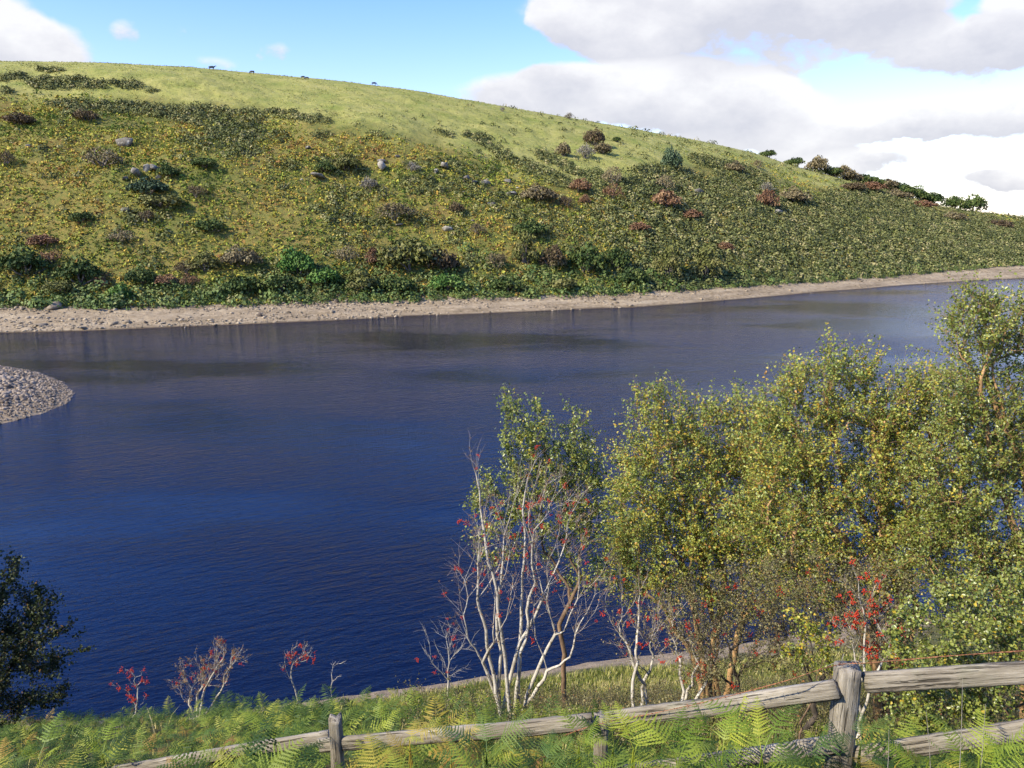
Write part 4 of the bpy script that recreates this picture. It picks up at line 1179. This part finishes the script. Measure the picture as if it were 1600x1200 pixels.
F_HI = [frond(1, p_, 8, a, w, b_) for a, w, p_, b_ in ((.42, .38, 15, .12), (.65, .42, 14, -.2), (.3, .34, 16, .25), (.5, .30, 15, -.08), (.8, .36, 13, .3), (.22, .40, 16, -.3), (.55, .26, 14, .1))]
F_MD = [frond(1, 12, 4, a, w) for a, w in ((.42, .42), (.6, .46), (.3, .38))]
F_LO = [frond(1, 11, 0, a, w) for a, w in ((.45, .42), (.62, .46), (.3, .40))]

def bracken_mass():
    parts = []
    def add(x, y, s, lib, r, sp=1.0):
        z = float(near_z(x, y))
        V, T = lib[rng.integers(len(lib))]
        st = rng.uniform(.15, .6) * s
        parts.append((V, T, rot(rng.uniform(0, 2 * pi), rng.uniform(-.15, .75), rng.normal(0, .25)), np.array([x, y, z + st]), s * rng.uniform(.7, 1.2), r))
    N = 16000
    X = rng.uniform(-14, 14, N); Y = 2.6 + 21 * rng.uniform(0, 1, N) ** .8
    P_ = np.stack([X, Y, near_z(X, Y) + .4], -1); px, py = proj(P_)
    for x, y, u, v in zip(X, Y, px, py):
        if u < -150 or u > 1750: continue
        n = float(fbm(x / 1.5, y / 1.5, 811, 3)); side = float(np.interp(u, [500, 720, 900, 1150], [1, .9, .5, .2]))
        yl = float(np.interp(u, [0, 250, 400, 620, 760, 900], [16, 17, 19.5, 19, 15, 10]))
        if y > yl: continue
        if y > 7 and rng.uniform() > side: continue
        if n < -.35 and y > 6: continue
        # keep a window of grass under the rail beside the right post
        if 1120 < u < 1290 and 1080 < v < 1150: continue
        if 470 < u < 590 and y < 5.75: continue
        s = (.42 if y < 5.5 else .34) + .22 * rng.uniform() + .1 * n
        if u < 330: s *= .8
        r = float(np.clip(.40 + .6 * fbm(x / 1.1, y / 1.1, 821, 2) + rng.normal(0, .2), 0, 1))
        lib = F_HI if y < 4.6 else (F_MD if y < 8.5 else F_LO)
        add(x, y, s, lib, r)
    for _ in range(900):
        u_, Y_ = rng.uniform(380, 1720), rng.uniform(3.1, 5.0)
        if 1130 < u_ < 1290 and Y_ > 4.0: continue
        if 470 < u_ < 590: continue
        q = on_bank(u_, Y_); add(q.x, q.y, rng.uniform(.3, .5), F_HI, float(np.clip(.40 + .7 * fbm(q.x / .8, q.y / .8, 831, 2) + rng.normal(0, .12), 0, 1)))
    return parts
bp_ = bracken_mass(); print('bracken fronds', len(bp_), sum(len(p[1]) for p in bp_))
tag(link('bracken_bank', place_parts('bracken_bank', bp_, M_mass)), 'green and yellowing bracken covering the near bank below the fence', 'bracken', kind='stuff')

# ------------------------------------------------------------------ grass
def blades(name, P, H, W, mat, rn, lean=.45):
    n = len(P); a = rng.uniform(0, 2 * pi, n); d = np.stack([np.cos(a), np.sin(a), 0 * a], -1)
    w = np.stack([-np.sin(a), np.cos(a), 0 * a], -1) * W[:, None]
    l = np.abs(rng.normal(0, lean, n))[:, None] * H[:, None]
    up = np.array([0, 0, 1.])
    m = P + up * H[:, None] * .55 + d * l * .35; tp = P + up * H[:, None] * .95 + d * l
    V = np.stack([P - w, P + w, m + w * .7, m - w * .7, tp], 1).reshape(-1, 3)
    i = np.arange(n)[:, None] * 5
    T = np.concatenate([i + [0, 1, 2], i + [0, 2, 3], i + [3, 2, 4]], 1).reshape(-1, 3)
    return mesh_np(name, V, T, mat, np.repeat(rn, 3))
def gpts(n, x0, x1, y0, y1, cond):
    X = rng.uniform(x0, x1, n); Y = rng.uniform(y0, y1, n); Z = near_z(X, Y); P = np.stack([X, Y, Z], -1); px, py = proj(P)
    k = cond(px, py, X, Y, Z); return P[k]
P = gpts(260000, -14, 16, 7, 33, lambda px, py, X, Y, Z: (px > -100) & (px < 1700) & (Z > .6 + .6 * fbm(X / 2, Y / 2, 702, 3)) & (rng.uniform(size=len(X)) < np.interp(px, [560, 700, 950], [.06, .28, .65])))
tag(link('bank_grass', blades('bank_grass', P, rng.uniform(.10, .36, len(P)), rng.uniform(.0025, .007, len(P)) * (1 + P[:, 1] / 14), M_grass, np.clip(rng.normal(.45, .25, len(P)), 0, 1))),
    'long yellow green grass growing under the trees down to the shore', 'grass', kind='stuff')
P = gpts(26000, -6, 6, 2.8, 8, lambda px, py, X, Y, Z: (px > 900) & (px < 1750))
tag(link('fence_grass', blades('fence_grass', P, rng.uniform(.12, .38, len(P)), rng.uniform(.002, .005, len(P)), M_lush, rng.uniform(0, 1, len(P)))),
    'lush green grass around the foot of the fence', 'grass', kind='stuff')

# ------------------------------------------------------------------ fence
def mat_wood():
    t = NT('weathered fence timber'); o = t.objc()
    g = t.noise(1.0, 6, .7, t.mapping(o, (3, 46, 46)), .6); g2 = t.noise(1.0, 4, .7, t.mapping(o, (1.2, 9, 9)), .8)
    cr = t.noise(1.0, 3, .5, t.mapping(o, (2.2, 60, 60)), .35)
    c = t.ramp(t.math('ADD', t.math('MULTIPLY', g, .55), t.math('MULTIPLY', g2, .45)), [(.30, (.055, .044, .030)), (.44, (.155, .132, .098)), (.56, (.26, .228, .175)), (.70, (.40, .365, .30))])
    k = t.ramp(cr, [(.36, (1, 1, 1)), (.42, (0, 0, 0))])
    c = t.mix(t.math('MULTIPLY', k, .8), c, (.035, .028, .02))
    moss = t.ramp(t.noise(2.6, 5, .65, o), [(.56, (0, 0, 0)), (.70, (1, 1, 1))])
    c = t.mix(t.math('MULTIPLY', moss, .35), c, (.16, .17, .10))
    h = t.math('SUBTRACT', t.math('ADD', g, t.math('MULTIPLY', g2, .5)), t.math('MULTIPLY', k, .9))
    return t.done(t.principled(c, .9, .15, t.bump(h, .9, .012)).outputs[0])
M_wood = mat_wood()
t = NT('rusty wire'); nn = t.noise(60, 3, .6, t.pos())
M_wire = t.done(t.principled(t.ramp(nn, [(.4, (.11, .04, .02)), (.6, (.30, .13, .06))]), .8, .3).outputs[0])
t = NT('pale twine'); M_twine = t.done(t.principled((.26, .23, .18), .85, .2).outputs[0])

def timber(name, A, B, w, h, parent, seed, taper=1.0, top_rough=0.0, nseg=36):
    """Hewn beam from A to B; local X runs along it; cross-section w (across) x h (up), edges worn."""
    q = np.random.default_rng(seed); A = Vector(A); B = Vector(B); L = (B - A).length
    prof = np.array([(-.5, -.36), (-.5, 0), (-.5, .36), (-.36, .5), (0, .52), (.36, .5), (.5, .36), (.5, 0), (.5, -.36), (.36, -.5), (0, -.5), (-.36, -.5)])
    xs_ = np.linspace(0, L, nseg); V = []
    for i, x in enumerate(xs_):
        k = 1 + (taper - 1) * x / L; c = prof * [w * k, h * k]
        c = c * (1 + .05 * fbm(np.full(12, x * 2.2), np.arange(12) * .5, seed, 3)[:, None]) + q.normal(0, .0012, (12, 2))
        off = np.array([.010 * float(fbm(x * 1.3, 3.1, seed + 5, 2)), .013 * float(fbm(x * 1.1, 9.1, seed + 9, 2))])
        xx = np.full(12, x)
        if i in (0, nseg - 1): xx = xx + q.normal(0, .004 + top_rough * (i > 0), 12)
        V.append(np.column_stack([xx, c + off]))
    V = np.array(V); n, m = V.shape[:2]
    # end caps: ring + centre
    Vf = V.reshape(-1, 3); ca = V[0].mean(0); cb = V[-1].mean(0) - [top_rough * .8, 0, 0]
    Vf = np.vstack([Vf, ca, cb])
    i = np.arange(n - 1)[:, None] * m; j = np.arange(m)[None]; k = (j + 1) % m
    Q = np.stack([i + j, i + m + j, i + m + k, i + k], -1).reshape(-1, 4)
    j = np.arange(m); k = (j + 1) % m
    T = np.concatenate([np.stack([np.full(m, n * m), j, k], 1), np.stack([np.full(m, n * m + 1), (n - 1) * m + k, (n - 1) * m + j], 1)])
    me = mesh_np(name, Vf, [Q, T], M_wood)
    o = link(name, me, parent)
    X = (B - A).normalized(); up = Vector((0, 0, 1)) if abs(X.z) < .8 else Vector((0, -1, 0))
    Yv = up.cross(X).normalized(); Zv = X.cross(Yv)
    from mathutils import Matrix
    M = Matrix((X, Yv, Zv)).transposed().to_4x4(); M.translation = A - parent.location
    o.matrix_local = M
    return o

pP = at(1326, 1040, 4.2); mP = at(940, 1117, 5.02); lP = at(523, 1120, 5.66)
fe = empty('wooden_fence', (pP.x, pP.y, float(near_z(pP.x, pP.y))))
tag(fe, 'weathered grey post and rail fence running down through the bracken', 'fence')
def post(p, w, sd, rough=.004, deep=.9):
    return timber('post', (p.x, p.y, float(near_z(p.x, p.y)) - .4), (p.x, p.y, p.z), w, w * .95, fe, sd, 1.0, rough, 30)
eP = at(1790, 1018, 3.45); post(eP, .13, 4); post(pP, .135, 1); post(mP, .10, 2); post(lP, .098, 3, .018)
def railpt(px, py, Y): return at(px, py, Y)
timber('rail', railpt(1352, 1065, 4.17), railpt(1790, 1037, 3.45), .05, .118, fe, 11)
timber('rail', railpt(950, 1124, 4.93), railpt(1309, 1078, 4.13), .055, .112, fe, 12)
timber('rail', railpt(500, 1166, 5.72), railpt(926, 1127, 4.96), .05, .118, fe, 13)
timber('rail', railpt(120, 1216, 6.5), railpt(516, 1150, 5.86), .05, .115, fe, 14)
timber('rail', railpt(1335, 1182, 4.17), railpt(1790, 1108, 3.45), .05, .108, fe, 15)
timber('rail', railpt(950, 1212, 4.93), railpt(1309, 1163, 4.13), .05, .105, fe, 16)
def wire(name, pts, r, mat, parent, barbs=True, n=90):
    pts = np.array([list(p) for p in pts]); d = np.r_[0, np.cumsum(np.linalg.norm(np.diff(pts, axis=0), axis=1))]
    u = np.linspace(0, d[-1], n); C = np.stack([np.interp(u, d, pts[:, k]) for k in range(3)], -1)
    kk = np.array([.25, .5, .25])
    for _ in range(3): C[1:-1] = C[:-2] * .25 + C[1:-1] * .5 + C[2:] * .25
    V, Q = [], []
    ph = u * 90
    for s in (0, pi):
        off = np.stack([0 * u, np.cos(ph + s), np.sin(ph + s)], -1) * r * 1.1
        tube_chain(C + off, np.full(n, r), 4, V, Q)
    if barbs:
        for x in np.arange(.06, d[-1], .105):
            c = np.array([np.interp(x, u, C[:, k]) for k in range(3)])
            for _ in range(3):
                a = rng.normal(size=3); a /= np.linalg.norm(a); tube_chain([c - a * .016, c + a * .016], [r * .9, r * .3], 3, V, Q)
    o = link(name, mesh_np(name, np.vstack(V) - np.array(parent.location), np.vstack(Q), mat), parent)
    return o
wire('barbed_wire', [at(1640, 1014, 3.7), at(1480, 1025, 3.95), at(1345, 1037, 4.12), at(1322, 1036, 4.2), at(1290, 1043, 4.12), at(1235, 1062, 4.1), at(1150, 1085, 4.3), at(1080, 1102, 4.5), at(1010, 1117, 4.72), at(960, 1125, 4.85), at(905, 1140, 4.9), at(880, 1150, 4.95)], .0021, M_wire, fe)
V, Q = [], []
for i in range(11):
    a = rng.uniform(0, 2 * pi); c = np.array(at(1330 + rng.normal(0, 12), 1035 + rng.normal(0, 3), 4.2)); l = rng.uniform(.03, .10)
    dd = np.array([math.cos(a), math.sin(a), rng.uniform(-.1, .5)]); tube_chain([c, c + dd * l * .6 + [0, 0, .01], c + dd * l], [.0022, .002, .0012], 3, V, Q)
link('twine', mesh_np('twine', np.vstack(V) - np.array(fe.location), np.vstack(Q), M_twine), fe)

# ------------------------------------------------------------------ bracken plants that stand out beside the fence
def fern_plant(x, y, n, size, mat, lib, label, group, h=.35, azc=None, spread=pi):
    z = float(near_z(x, y)); r = empty('bracken_plant', (x, y, z)); tag(r, label, 'fern', group)
    for i in range(n):
        V, T = lib[rng.integers(len(lib))]
        az = (2 * pi * i / n + rng.normal(0, .3)) if azc is None else azc + rng.uniform(-spread, spread)
        s = size * rng.uniform(.6, 1.0); st = h * rng.uniform(.6, 1.1)
        R = rot(az, rng.uniform(.05, .75), rng.normal(0, .2))
        v = (V * s) @ R.T + [0, 0, st]
        # the bare stalk down to the ground
        vs, q = [], []; tube_chain([[0, 0, -.05], [rng.normal(0, .02), rng.normal(0, .02), st * .6], [0, 0, st]], [.005, .005, .004], 4, vs, q)
        q_ = np.vstack(q); a = np.vstack(vs); b = len(a)
        rn = np.clip(rng.normal(.5, .18), 0, 1)
        tt = np.concatenate([T + b, q_[:, [0, 1, 2]], q_[:, [0, 2, 3]]])
        link('frond', mesh_np('frond', np.vstack([a, v]), tt, mat, np.clip(rn + rng.normal(0, .05, len(tt)), 0, 1)), r)
FP = [
 (625, 1150, 5.3, 'G', 6, .42, 'lime green bracken plant leaning on the rail just right of the left post'),
 (430, 1165, 5.2, 'G', 7, .42, 'bright bracken plant in front of the rail, just left of the left post'),
 (350, 1195, 4.9, 'G', 6, .42, 'bracken plant at the lower frame edge left of the left post'),
 (640, 1165, 4.9, 'O', 6, .45, 'orange tinged bracken plant covering the rail between left post and middle post'),
 (705, 1180, 4.6, 'O', 6, .45, 'yellow and orange dying bracken plant at the lower edge, left of the middle post'),
 (760, 1185, 4.4, 'D', 7, .5, 'dark green bracken plant below the rail under the pale leafless rowan'),
 (850, 1180, 4.3, 'D', 7, .5, 'dark green bracken plant under the middle post, left side'),
 (905, 1150, 4.6, 'G', 5, .45, 'fresh bracken plant whose tips reach the rail left of the middle post'),
 (960, 1120, 4.7, 'G', 5, .5, 'tall yellow green bracken plant standing over the rail by the middle post'),
 (990, 1165, 4.2, 'G', 6, .5, 'lime bracken plant right of the middle post foot'),
 (1060, 1180, 4.0, 'G', 7, .52, 'wide lime green bracken plant at the lower edge between middle and right post'),
 (1130, 1165, 4.1, 'G', 7, .5, 'bright lime bracken plant left of the grassy gap below the rail'),
 (1190, 1185, 3.8, 'G', 7, .5, 'lime bracken plant in front of the low rail left of the right post'),
 (1260, 1190, 3.7, 'D', 6, .4, 'dark green bracken plant at the left foot of the right post'),
 (1345, 1165, 3.9, 'D', 6, .38, 'dark green bracken plant at the right foot of the right post'),
 (1400, 1190, 3.6, 'O', 6, .36, 'orange bracken plant below the low rail right of the right post'),
 (1450, 1195, 3.5, 'G', 6, .42, 'green bracken plant under the low rail halfway to the right edge'),
 (1530, 1185, 3.4, 'G', 7, .45, 'bright upright bracken plant crossing the low rail near the right edge'),
 (1590, 1190, 3.3, 'G', 6, .42, 'lime bracken plant in the lower right corner'),
 (1170, 1120, 4.5, 'G', 5, .4, 'pale yellow bracken plant directly under the top rail in the grassy gap'),
 (60, 1190, 6.2, 'G', 6, .5, 'fresh bracken plant in the lower left corner'),
 (160, 1180, 6.6, 'G', 6, .5, 'bright bracken plant left of where the rail leaves the frame'),
 (300, 1165, 7.2, 'D', 6, .5, 'dark bracken plant behind the rail left of the left post'),
 (590, 1120, 7.4, 'G', 6, .5, 'green bracken plant behind the rail right of the left post'),
]
MM = {'G': M_frond, 'O': M_frondO, 'D': M_frondD}
for (px, py, Y, m, n, s, lab) in FP:
    p = at(px, py, Y); zg = float(near_z(p.x, p.y))
    fern_plant(p.x, p.y, n, s, MM[m], F_HI if Y < 6 else F_MD, lab, 'bracken plants along the fence', h=float(np.clip(p.z - zg, .12, .6)))

# a few tall dead stalks by the right rail
for i, (px, p0, p1, Y) in enumerate([(1498, 1200, 1060, 3.35), (1455, 1195, 1110, 3.4), (1530, 1190, 1100, 3.4), (1385, 1200, 1140, 3.5)]):
    a, b = at(px, p0 + 30, Y), at(px + [6, -8, 10, 4][i], p1, Y)
    V, Q = [], []; tube_chain([(0, 0, 0), np.array(b - a) * .5 + [.004, 0, 0], np.array(b - a)], [.002, .0016, .0009], 4, V, Q)
    o = link('dry_stalk', mesh_np('dry_stalk', np.vstack(V), np.vstack(Q), M_twine)); o.location = a
    tag(o, ['tallest dry grass stalk standing before both right rails', 'short dry stalk left of the tallest one by the right rails', 'dry stalk right of the tallest one by the right rails', 'dry stalk nearest the right post, low rail height'][i], 'stalk', 'dry stalks by the right rails')

# ================================================================== NEAR TREES
def foot(px, py_guess, Y):
    p = at(px, py_guess, Y); return Vector((p.x, p.y, float(near_z(p.x, p.y))))

# leafy thorn behind the pale rowan
b = foot(888, 1090, 14.6)
make_tree('sallow_tree', 'slender green leafed tree standing behind the pale leafless rowan', 'tree', b,
    px_blobs([(818, 668, 42, 44), (795, 632, 16, 26), (875, 690, 58, 50), (905, 735, 36, 48), (785, 780, 52, 42), (740, 775, 18, 16), (850, 790, 72, 46), (905, 860, 46, 60, .4), (775, 850, 40, 36, .2), (925, 790, 40, 50), (870, 740, 60, 40), (815, 720, 40, 40)], 14.8, 1.15),
    560, M_leafB, M_brown, twn=4, twl=.26, lpt=9, leaf=.058, r_base=.06, leaf_keep=.9)

# the big green and yellow crowns
def tips(L, Y): return [at(x, y, Y + dy) for (x, y, dy) in L]
b = foot(1120, 1100, 13.5)
make_tree('birch_tree', 'bushy yellow green tree, left one of the three big leafy crowns', 'tree', b,
    px_blobs([(1025, 672, 50, 58), (1000, 640, 16, 26), (1032, 622, 14, 18), (1068, 630, 20, 20), (1080, 668, 56, 46), (1130, 690, 66, 60), (1050, 740, 84, 80), (1130, 780, 96, 80), (995, 800, 44, 90), (1040, 860, 90, 76), (1150, 880, 90, 80), (1190, 720, 56, 66), (1195, 665, 34, 40), (1160, 650, 30, 34), (1190, 830, 80, 70), (990, 900, 40, 40)], 13.5),
    1200, M_leafA, M_orange, twn=5, twl=.38, lpt=10, leaf=.050, r_base=.07, stems=tips([(1010, 660, 0), (1080, 650, .2), (1150, 720, 0), (1000, 850, -.4), (1180, 850, -.3)], 13.5))
b = foot(1400, 1080, 11.8)
make_tree('birch_tree', 'wide yellow green tree with orange limbs, middle one of three big leafy crowns', 'tree', b,
    px_blobs([(1290, 620, 62, 60), (1235, 572, 16, 8), (1262, 600, 24, 18), (1302, 562, 20, 26), (1352, 582, 22, 26), (1400, 650, 66, 60), (1440, 612, 44, 40), (1470, 640, 40, 50), (1215, 640, 34, 44), (1235, 700, 66, 66), (1330, 710, 96, 90), (1230, 800, 84, 80), (1330, 830, 96, 84), (1430, 760, 80, 96), (1290, 900, 90, 50), (1420, 870, 70, 50)], 11.9),
    1350, M_leafA, M_orange, twn=5, twl=.36, lpt=10, leaf=.046, r_base=.08, stems=tips([(1225, 570, 0), (1300, 550, .2), (1370, 610, 0), (1450, 620, .2), (1220, 800, -.4), (1330, 870, -.5), (1450, 800, 0)], 11.9))
b = foot(1640, 1060, 10.5)
make_tree('birch_tree', 'tallest green leafed tree, right one of the three big leafy crowns, cut by the frame', 'tree', b,
    px_blobs([(1520, 530, 42, 56), (1512, 475, 12, 24), (1540, 490, 22, 26), (1575, 520, 50, 56), (1640, 540, 60, 90), (1500, 620, 46, 56), (1560, 650, 80, 80), (1640, 700, 90, 100), (1500, 740, 66, 80), (1580, 800, 96, 96), (1490, 870, 76, 70), (1620, 900, 90, 90), (1540, 950, 70, 60)], 10.6),
    1250, M_leafB, M_orange, twn=5, twl=.33, lpt=10, leaf=.044, r_base=.075, stems=tips([(1515, 480, 0), (1580, 500, .2), (1500, 720, -.2), (1640, 600, 0), (1560, 850, -.4)], 10.6))
b = foot(1560, 1150, 6.6)
make_tree('sallow_bush', 'low dense green bush with rounded leaves right behind the fence', 'bush', b,
    px_blobs([(1450, 1000, 56, 66), (1530, 960, 70, 66), (1610, 980, 70, 90), (1420, 1080, 40, 46), (1490, 1070, 70, 56), (1580, 1080, 80, 66), (1500, 1140, 90, 40), (1680, 1040, 70, 90)], 6.5),
    520, M_leafB, M_brown, twn=4, twl=.16, lpt=8, leaf=.034, r_base=.03, r_tip=.003, Lw=.85, twr=.0016)
b = foot(1265, 1060, 8.2)
make_tree('sapling', 'small yellow leafed sapling between the thorn scrub and the right post', 'tree', b,
    px_blobs([(1262, 985, 24, 28), (1285, 1010, 26, 24), (1245, 1025, 22, 22), (1290, 1045, 26, 18)], 8.2),
    60, M_leafY, M_brown, twn=3, twl=.13, lpt=6, leaf=.036, r_base=.014, r_tip=.0025, Lw=.85, twr=.0014)

# low tangle of twigs and small leaves between the tree feet
def undergrowth(name, label, n, x0, x1, y0, y1, cond, lm, bm, cat, twl, leaf, lpt, hh):
    P = gpts(n, x0, x1, y0, y1, cond)
    tips_ = P + rng.normal(size=P.shape) * [.12, .12, 0] + np.array([0, 0, 1]) * rng.uniform(.1, hh, len(P))[:, None]
    V, Q = [], []
    PP = np.vstack([P - [0, 0, .1], tips_]); par = np.r_[np.arange(len(P)), np.arange(len(P))]
    idx = np.arange(len(P), 2 * len(P))
    o, d, L = twigs(PP, par, idx, 5, twl, .0022, P.mean(0) - [0, 0, 30], V, Q, .2)
    root = empty(name, tuple(P.mean(0))); b = np.array(root.location); tag(root, label, cat, kind='stuff')
    link('twigs', mesh_np('twigs', np.vstack(V) - b, np.vstack(Q), bm), root)
    u = rng.uniform(.1, 1.05, (len(o), lpt)); Pp = (o[:, None] + d[:, None] * (L[:, None] * u)[..., None] + rng.normal(size=(len(o), lpt, 3)) * leaf * .5).reshape(-1, 3)
    N = rng.normal(size=Pp.shape) * .8; N[:, 2] += .5
    S = leaf * rng.uniform(.5, 1.3, len(Pp)); v, T = leaf_quads(Pp, N, S, S * .7)
    link('leaves', mesh_np('leaves', v - b, T, lm, np.repeat(np.clip(rng.normal(.5, .25, len(Pp)), 0, 1), 2)), root)
undergrowth('undergrowth', 'tangled twigs and small olive leaves between the feet of the trees', 13000, -4, 14, 8.5, 27,
    lambda px, py, X, Y, Z: (px > 640) & (px < 1750) & (Z > .5) & (rng.uniform(size=len(X)) < np.where(px < 880, .7, 1)) & (fbm(X / 1.3, Y / 1.3, 951, 3) > -.12), M_leafO, M_dark, 'undergrowth', .26, .034, 4, .8)

# pale leafless rowan with several stems and berries
b = foot(795, 1115, 12.4)
r, pp = make_tree('rowan_tree', 'tall many stemmed leafless rowan with whitish bark and red berries', 'tree', b,
    px_blobs([(740, 720, 14, 50), (765, 830, 40, 70), (720, 890, 44, 50), (830, 760, 40, 70), (850, 860, 56, 80), (900, 810, 40, 70), (900, 930, 50, 50), (790, 930, 50, 60), (700, 960, 26, 40), (870, 770, 30, 60), (800, 850, 60, 90), (930, 900, 30, 50)], 12.3),
    420, M_leafR, M_white, tmat=M_tan, twn=3, twl=.24, lpt=1, leaf=.04, r_base=.040, r_tip=.0036, stems=tips([(690, 900, -.3), (722, 790, .1), (738, 695, 0), (785, 740, -.2), (825, 690, .3), (862, 750, 0), (900, 790, .3), (930, 870, -.2), (945, 945, -.3)], 12.3), bf=1.3, up=.5, twr=.0026, wig=.035, leaf_keep=.45, cn='withered_leaves')
add_berries(r, pp, 90, M_berry, r=.010, spread=.045, nb=11)
b = foot(703, 1078, 14.6)
r, pp = make_tree('rowan_bush', 'small bare whitish shrub at the left foot of the tall leafless rowan', 'bush', b,
    px_blobs([(690, 1010, 26, 34), (725, 1000, 26, 30), (708, 1040, 26, 24), (670, 1000, 12, 20)], 14.6), 60, None, M_white, twn=2, twl=.22, lpt=0, r_base=.03, r_tip=.004, bf=.8, up=.4, twr=.003)
add_berries(r, pp, 8, M_berry, r=.010, spread=.05, nb=10)
b = foot(1000, 1085, 11.6)
r, pp = make_tree('rowan_bush', 'leafless white stemmed rowan below the left big crown, left of the leaning one', 'bush', b,
    px_blobs([(970, 960, 34, 60), (1010, 950, 30, 60), (985, 1010, 40, 40), (1040, 985, 30, 50)], 11.6), 120, M_leafO, M_white, tmat=M_tan, twn=3, twl=.2, lpt=2, leaf=.032, r_base=.035, r_tip=.004,
    stems=tips([(960, 920, 0), (1005, 900, .2), (1040, 950, 0)], 11.6), bf=.9, up=.4, twr=.0026)
add_berries(r, pp, 26, M_berry, r=.010, spread=.055, nb=12)
b = foot(1062, 1088, 11.2)
r, pp = make_tree('rowan_bush', 'leaning white stemmed rowan with olive leaves below the left big crown', 'bush', b,
    px_blobs([(1070, 980, 36, 50), (1110, 1000, 36, 40), (1085, 1030, 40, 34)], 11.2), 110, M_leafO, M_white, tmat=M_tan, twn=3, twl=.2, lpt=4, leaf=.032, r_base=.032, r_tip=.004,
    stems=tips([(1060, 940, 0), (1110, 960, .2), (1140, 1000, 0)], 11.2), bf=.9, up=.4, twr=.0026)
add_berries(r, pp, 16, M_berry, r=.010, spread=.055, nb=12)
b = foot(1160, 1085, 10.4)
r, pp = make_tree('thorn_bush', 'dark twiggy thorn scrub with tiny olive leaves left of the small yellow sapling', 'bush', b,
    px_blobs([(1130, 940, 56, 60), (1185, 930, 60, 60), (1150, 1010, 70, 50), (1210, 1000, 56, 50), (1100, 1030, 40, 36), (1060, 950, 40, 50)], 10.4), 420, M_leafO, M_dark, twn=4, twl=.2, lpt=5, leaf=.030, r_base=.05, r_tip=.0035, bf=.5, up=.1, twr=.002)
add_berries(r, pp, 24, M_berry, r=.009, spread=.05, nb=12)
b = foot(1255, 1075, 9.6)
r, pp = make_tree('thorn_bush', 'dark stemmed thorn with olive leaves behind the small yellow sapling', 'bush', b,
    px_blobs([(1240, 910, 66, 56), (1300, 930, 60, 60), (1250, 1000, 66, 46), (1370, 930, 60, 56), (1400, 990, 50, 50), (1320, 1010, 50, 40)], 9.8), 460, M_leafO, M_dark, twn=4, twl=.2, lpt=5, leaf=.030, r_base=.05, r_tip=.0035, bf=.5, up=.1, twr=.002)
add_berries(r, pp, 14, M_berry, r=.009, spread=.05, nb=12)
b = foot(1335, 1060, 7.6)
r, pp = make_tree('rowan_bush', 'pale stemmed rowan loaded with bright red berries behind the right post', 'bush', b,
    px_blobs([(1345, 910, 34, 26), (1370, 960, 42, 40), (1335, 985, 34, 34), (1380, 1010, 34, 26), (1310, 1000, 20, 30)], 7.6), 110, M_leafO, M_white, tmat=M_tan, twn=3, twl=.15, lpt=3, leaf=.026, r_base=.022, r_tip=.003,
    stems=tips([(1350, 900, 0), (1385, 950, 0), (1320, 985, 0)], 7.6), bf=.8, up=.3, twr=.002)
add_berries(r, pp, 62, M_berry, r=.0085, spread=.045, nb=14, jitter=.05)

# small rowans standing on the crest against the water
b = on_bank(205, 16.8)
r, pp = make_tree('rowan_sapling', 'small crooked bare rowan with bright red berries, left of the brown leaved bush', 'tree', b,
    px_blobs([(200, 1045, 12, 8), (185, 1075, 14, 8), (216, 1062, 14, 8), (222, 1052, 10, 8), (212, 1095, 14, 10), (178, 1068, 8, 5)], 16.8), 22, None, M_white, twn=1, twl=.12, lpt=0, r_base=.035, r_tip=.009, bf=.5, up=.3, twr=.003, wig=.12)
add_berries(r, pp, 20, M_berry, r=.014, spread=.08, nb=14, jitter=.06)
b = on_bank(318, 17.5)
r, pp = make_tree('rowan_bush', 'withered brown leaved bush with many whitish stems standing against the water', 'bush', b,
    px_blobs([(280, 1050, 20, 22), (308, 1040, 18, 22), (345, 1025, 30, 20), (335, 1050, 26, 26), (375, 1025, 18, 10), (300, 1070, 30, 18), (340, 1005, 8, 10)], 17.5), 170, M_leafR, M_white, twn=3, twl=.16, lpt=3, leaf=.04, r_base=.04, r_tip=.006,
    stems=tips([(270, 1050, 0), (305, 1030, 0), (340, 1005, 0), (385, 1022, 0)], 17.5), bf=.9, up=.4, twr=.003, cn='withered_leaves')
add_berries(r, pp, 22, M_berry, r=.013, spread=.07, nb=12)
b = on_bank(461, 18.2)
r, pp = make_tree('rowan_sapling', 'slim bare rowan with a single stem and red berries, right of the brown leaved bush', 'tree', b,
    px_blobs([(462, 1022, 16, 14), (480, 1018, 12, 16), (450, 1038, 14, 10), (476, 1042, 10, 8)], 18.2), 42, M_leafR, M_white, twn=2, twl=.14, lpt=1, leaf=.035, r_base=.035, r_tip=.007, bf=.5, up=.5, twr=.003, cn='withered_leaves')
add_berries(r, pp, 20, M_berry, r=.013, spread=.07, nb=12)
b = on_bank(512, 18.5)
r, pp = make_tree('dead_sapling', 'thin dead branch with bare twigs leaning right above the bracken crest', 'tree', b,
    px_blobs([(525, 1045, 14, 12), (540, 1038, 8, 8), (512, 1058, 10, 10)], 18.5), 18, None, M_white, twn=1, twl=.12, lpt=0, r_base=.022, r_tip=.007, bf=.4, up=.3, twr=.0025)

# dark evergreen at the left edge
b = on_bank(-70, 15.0)
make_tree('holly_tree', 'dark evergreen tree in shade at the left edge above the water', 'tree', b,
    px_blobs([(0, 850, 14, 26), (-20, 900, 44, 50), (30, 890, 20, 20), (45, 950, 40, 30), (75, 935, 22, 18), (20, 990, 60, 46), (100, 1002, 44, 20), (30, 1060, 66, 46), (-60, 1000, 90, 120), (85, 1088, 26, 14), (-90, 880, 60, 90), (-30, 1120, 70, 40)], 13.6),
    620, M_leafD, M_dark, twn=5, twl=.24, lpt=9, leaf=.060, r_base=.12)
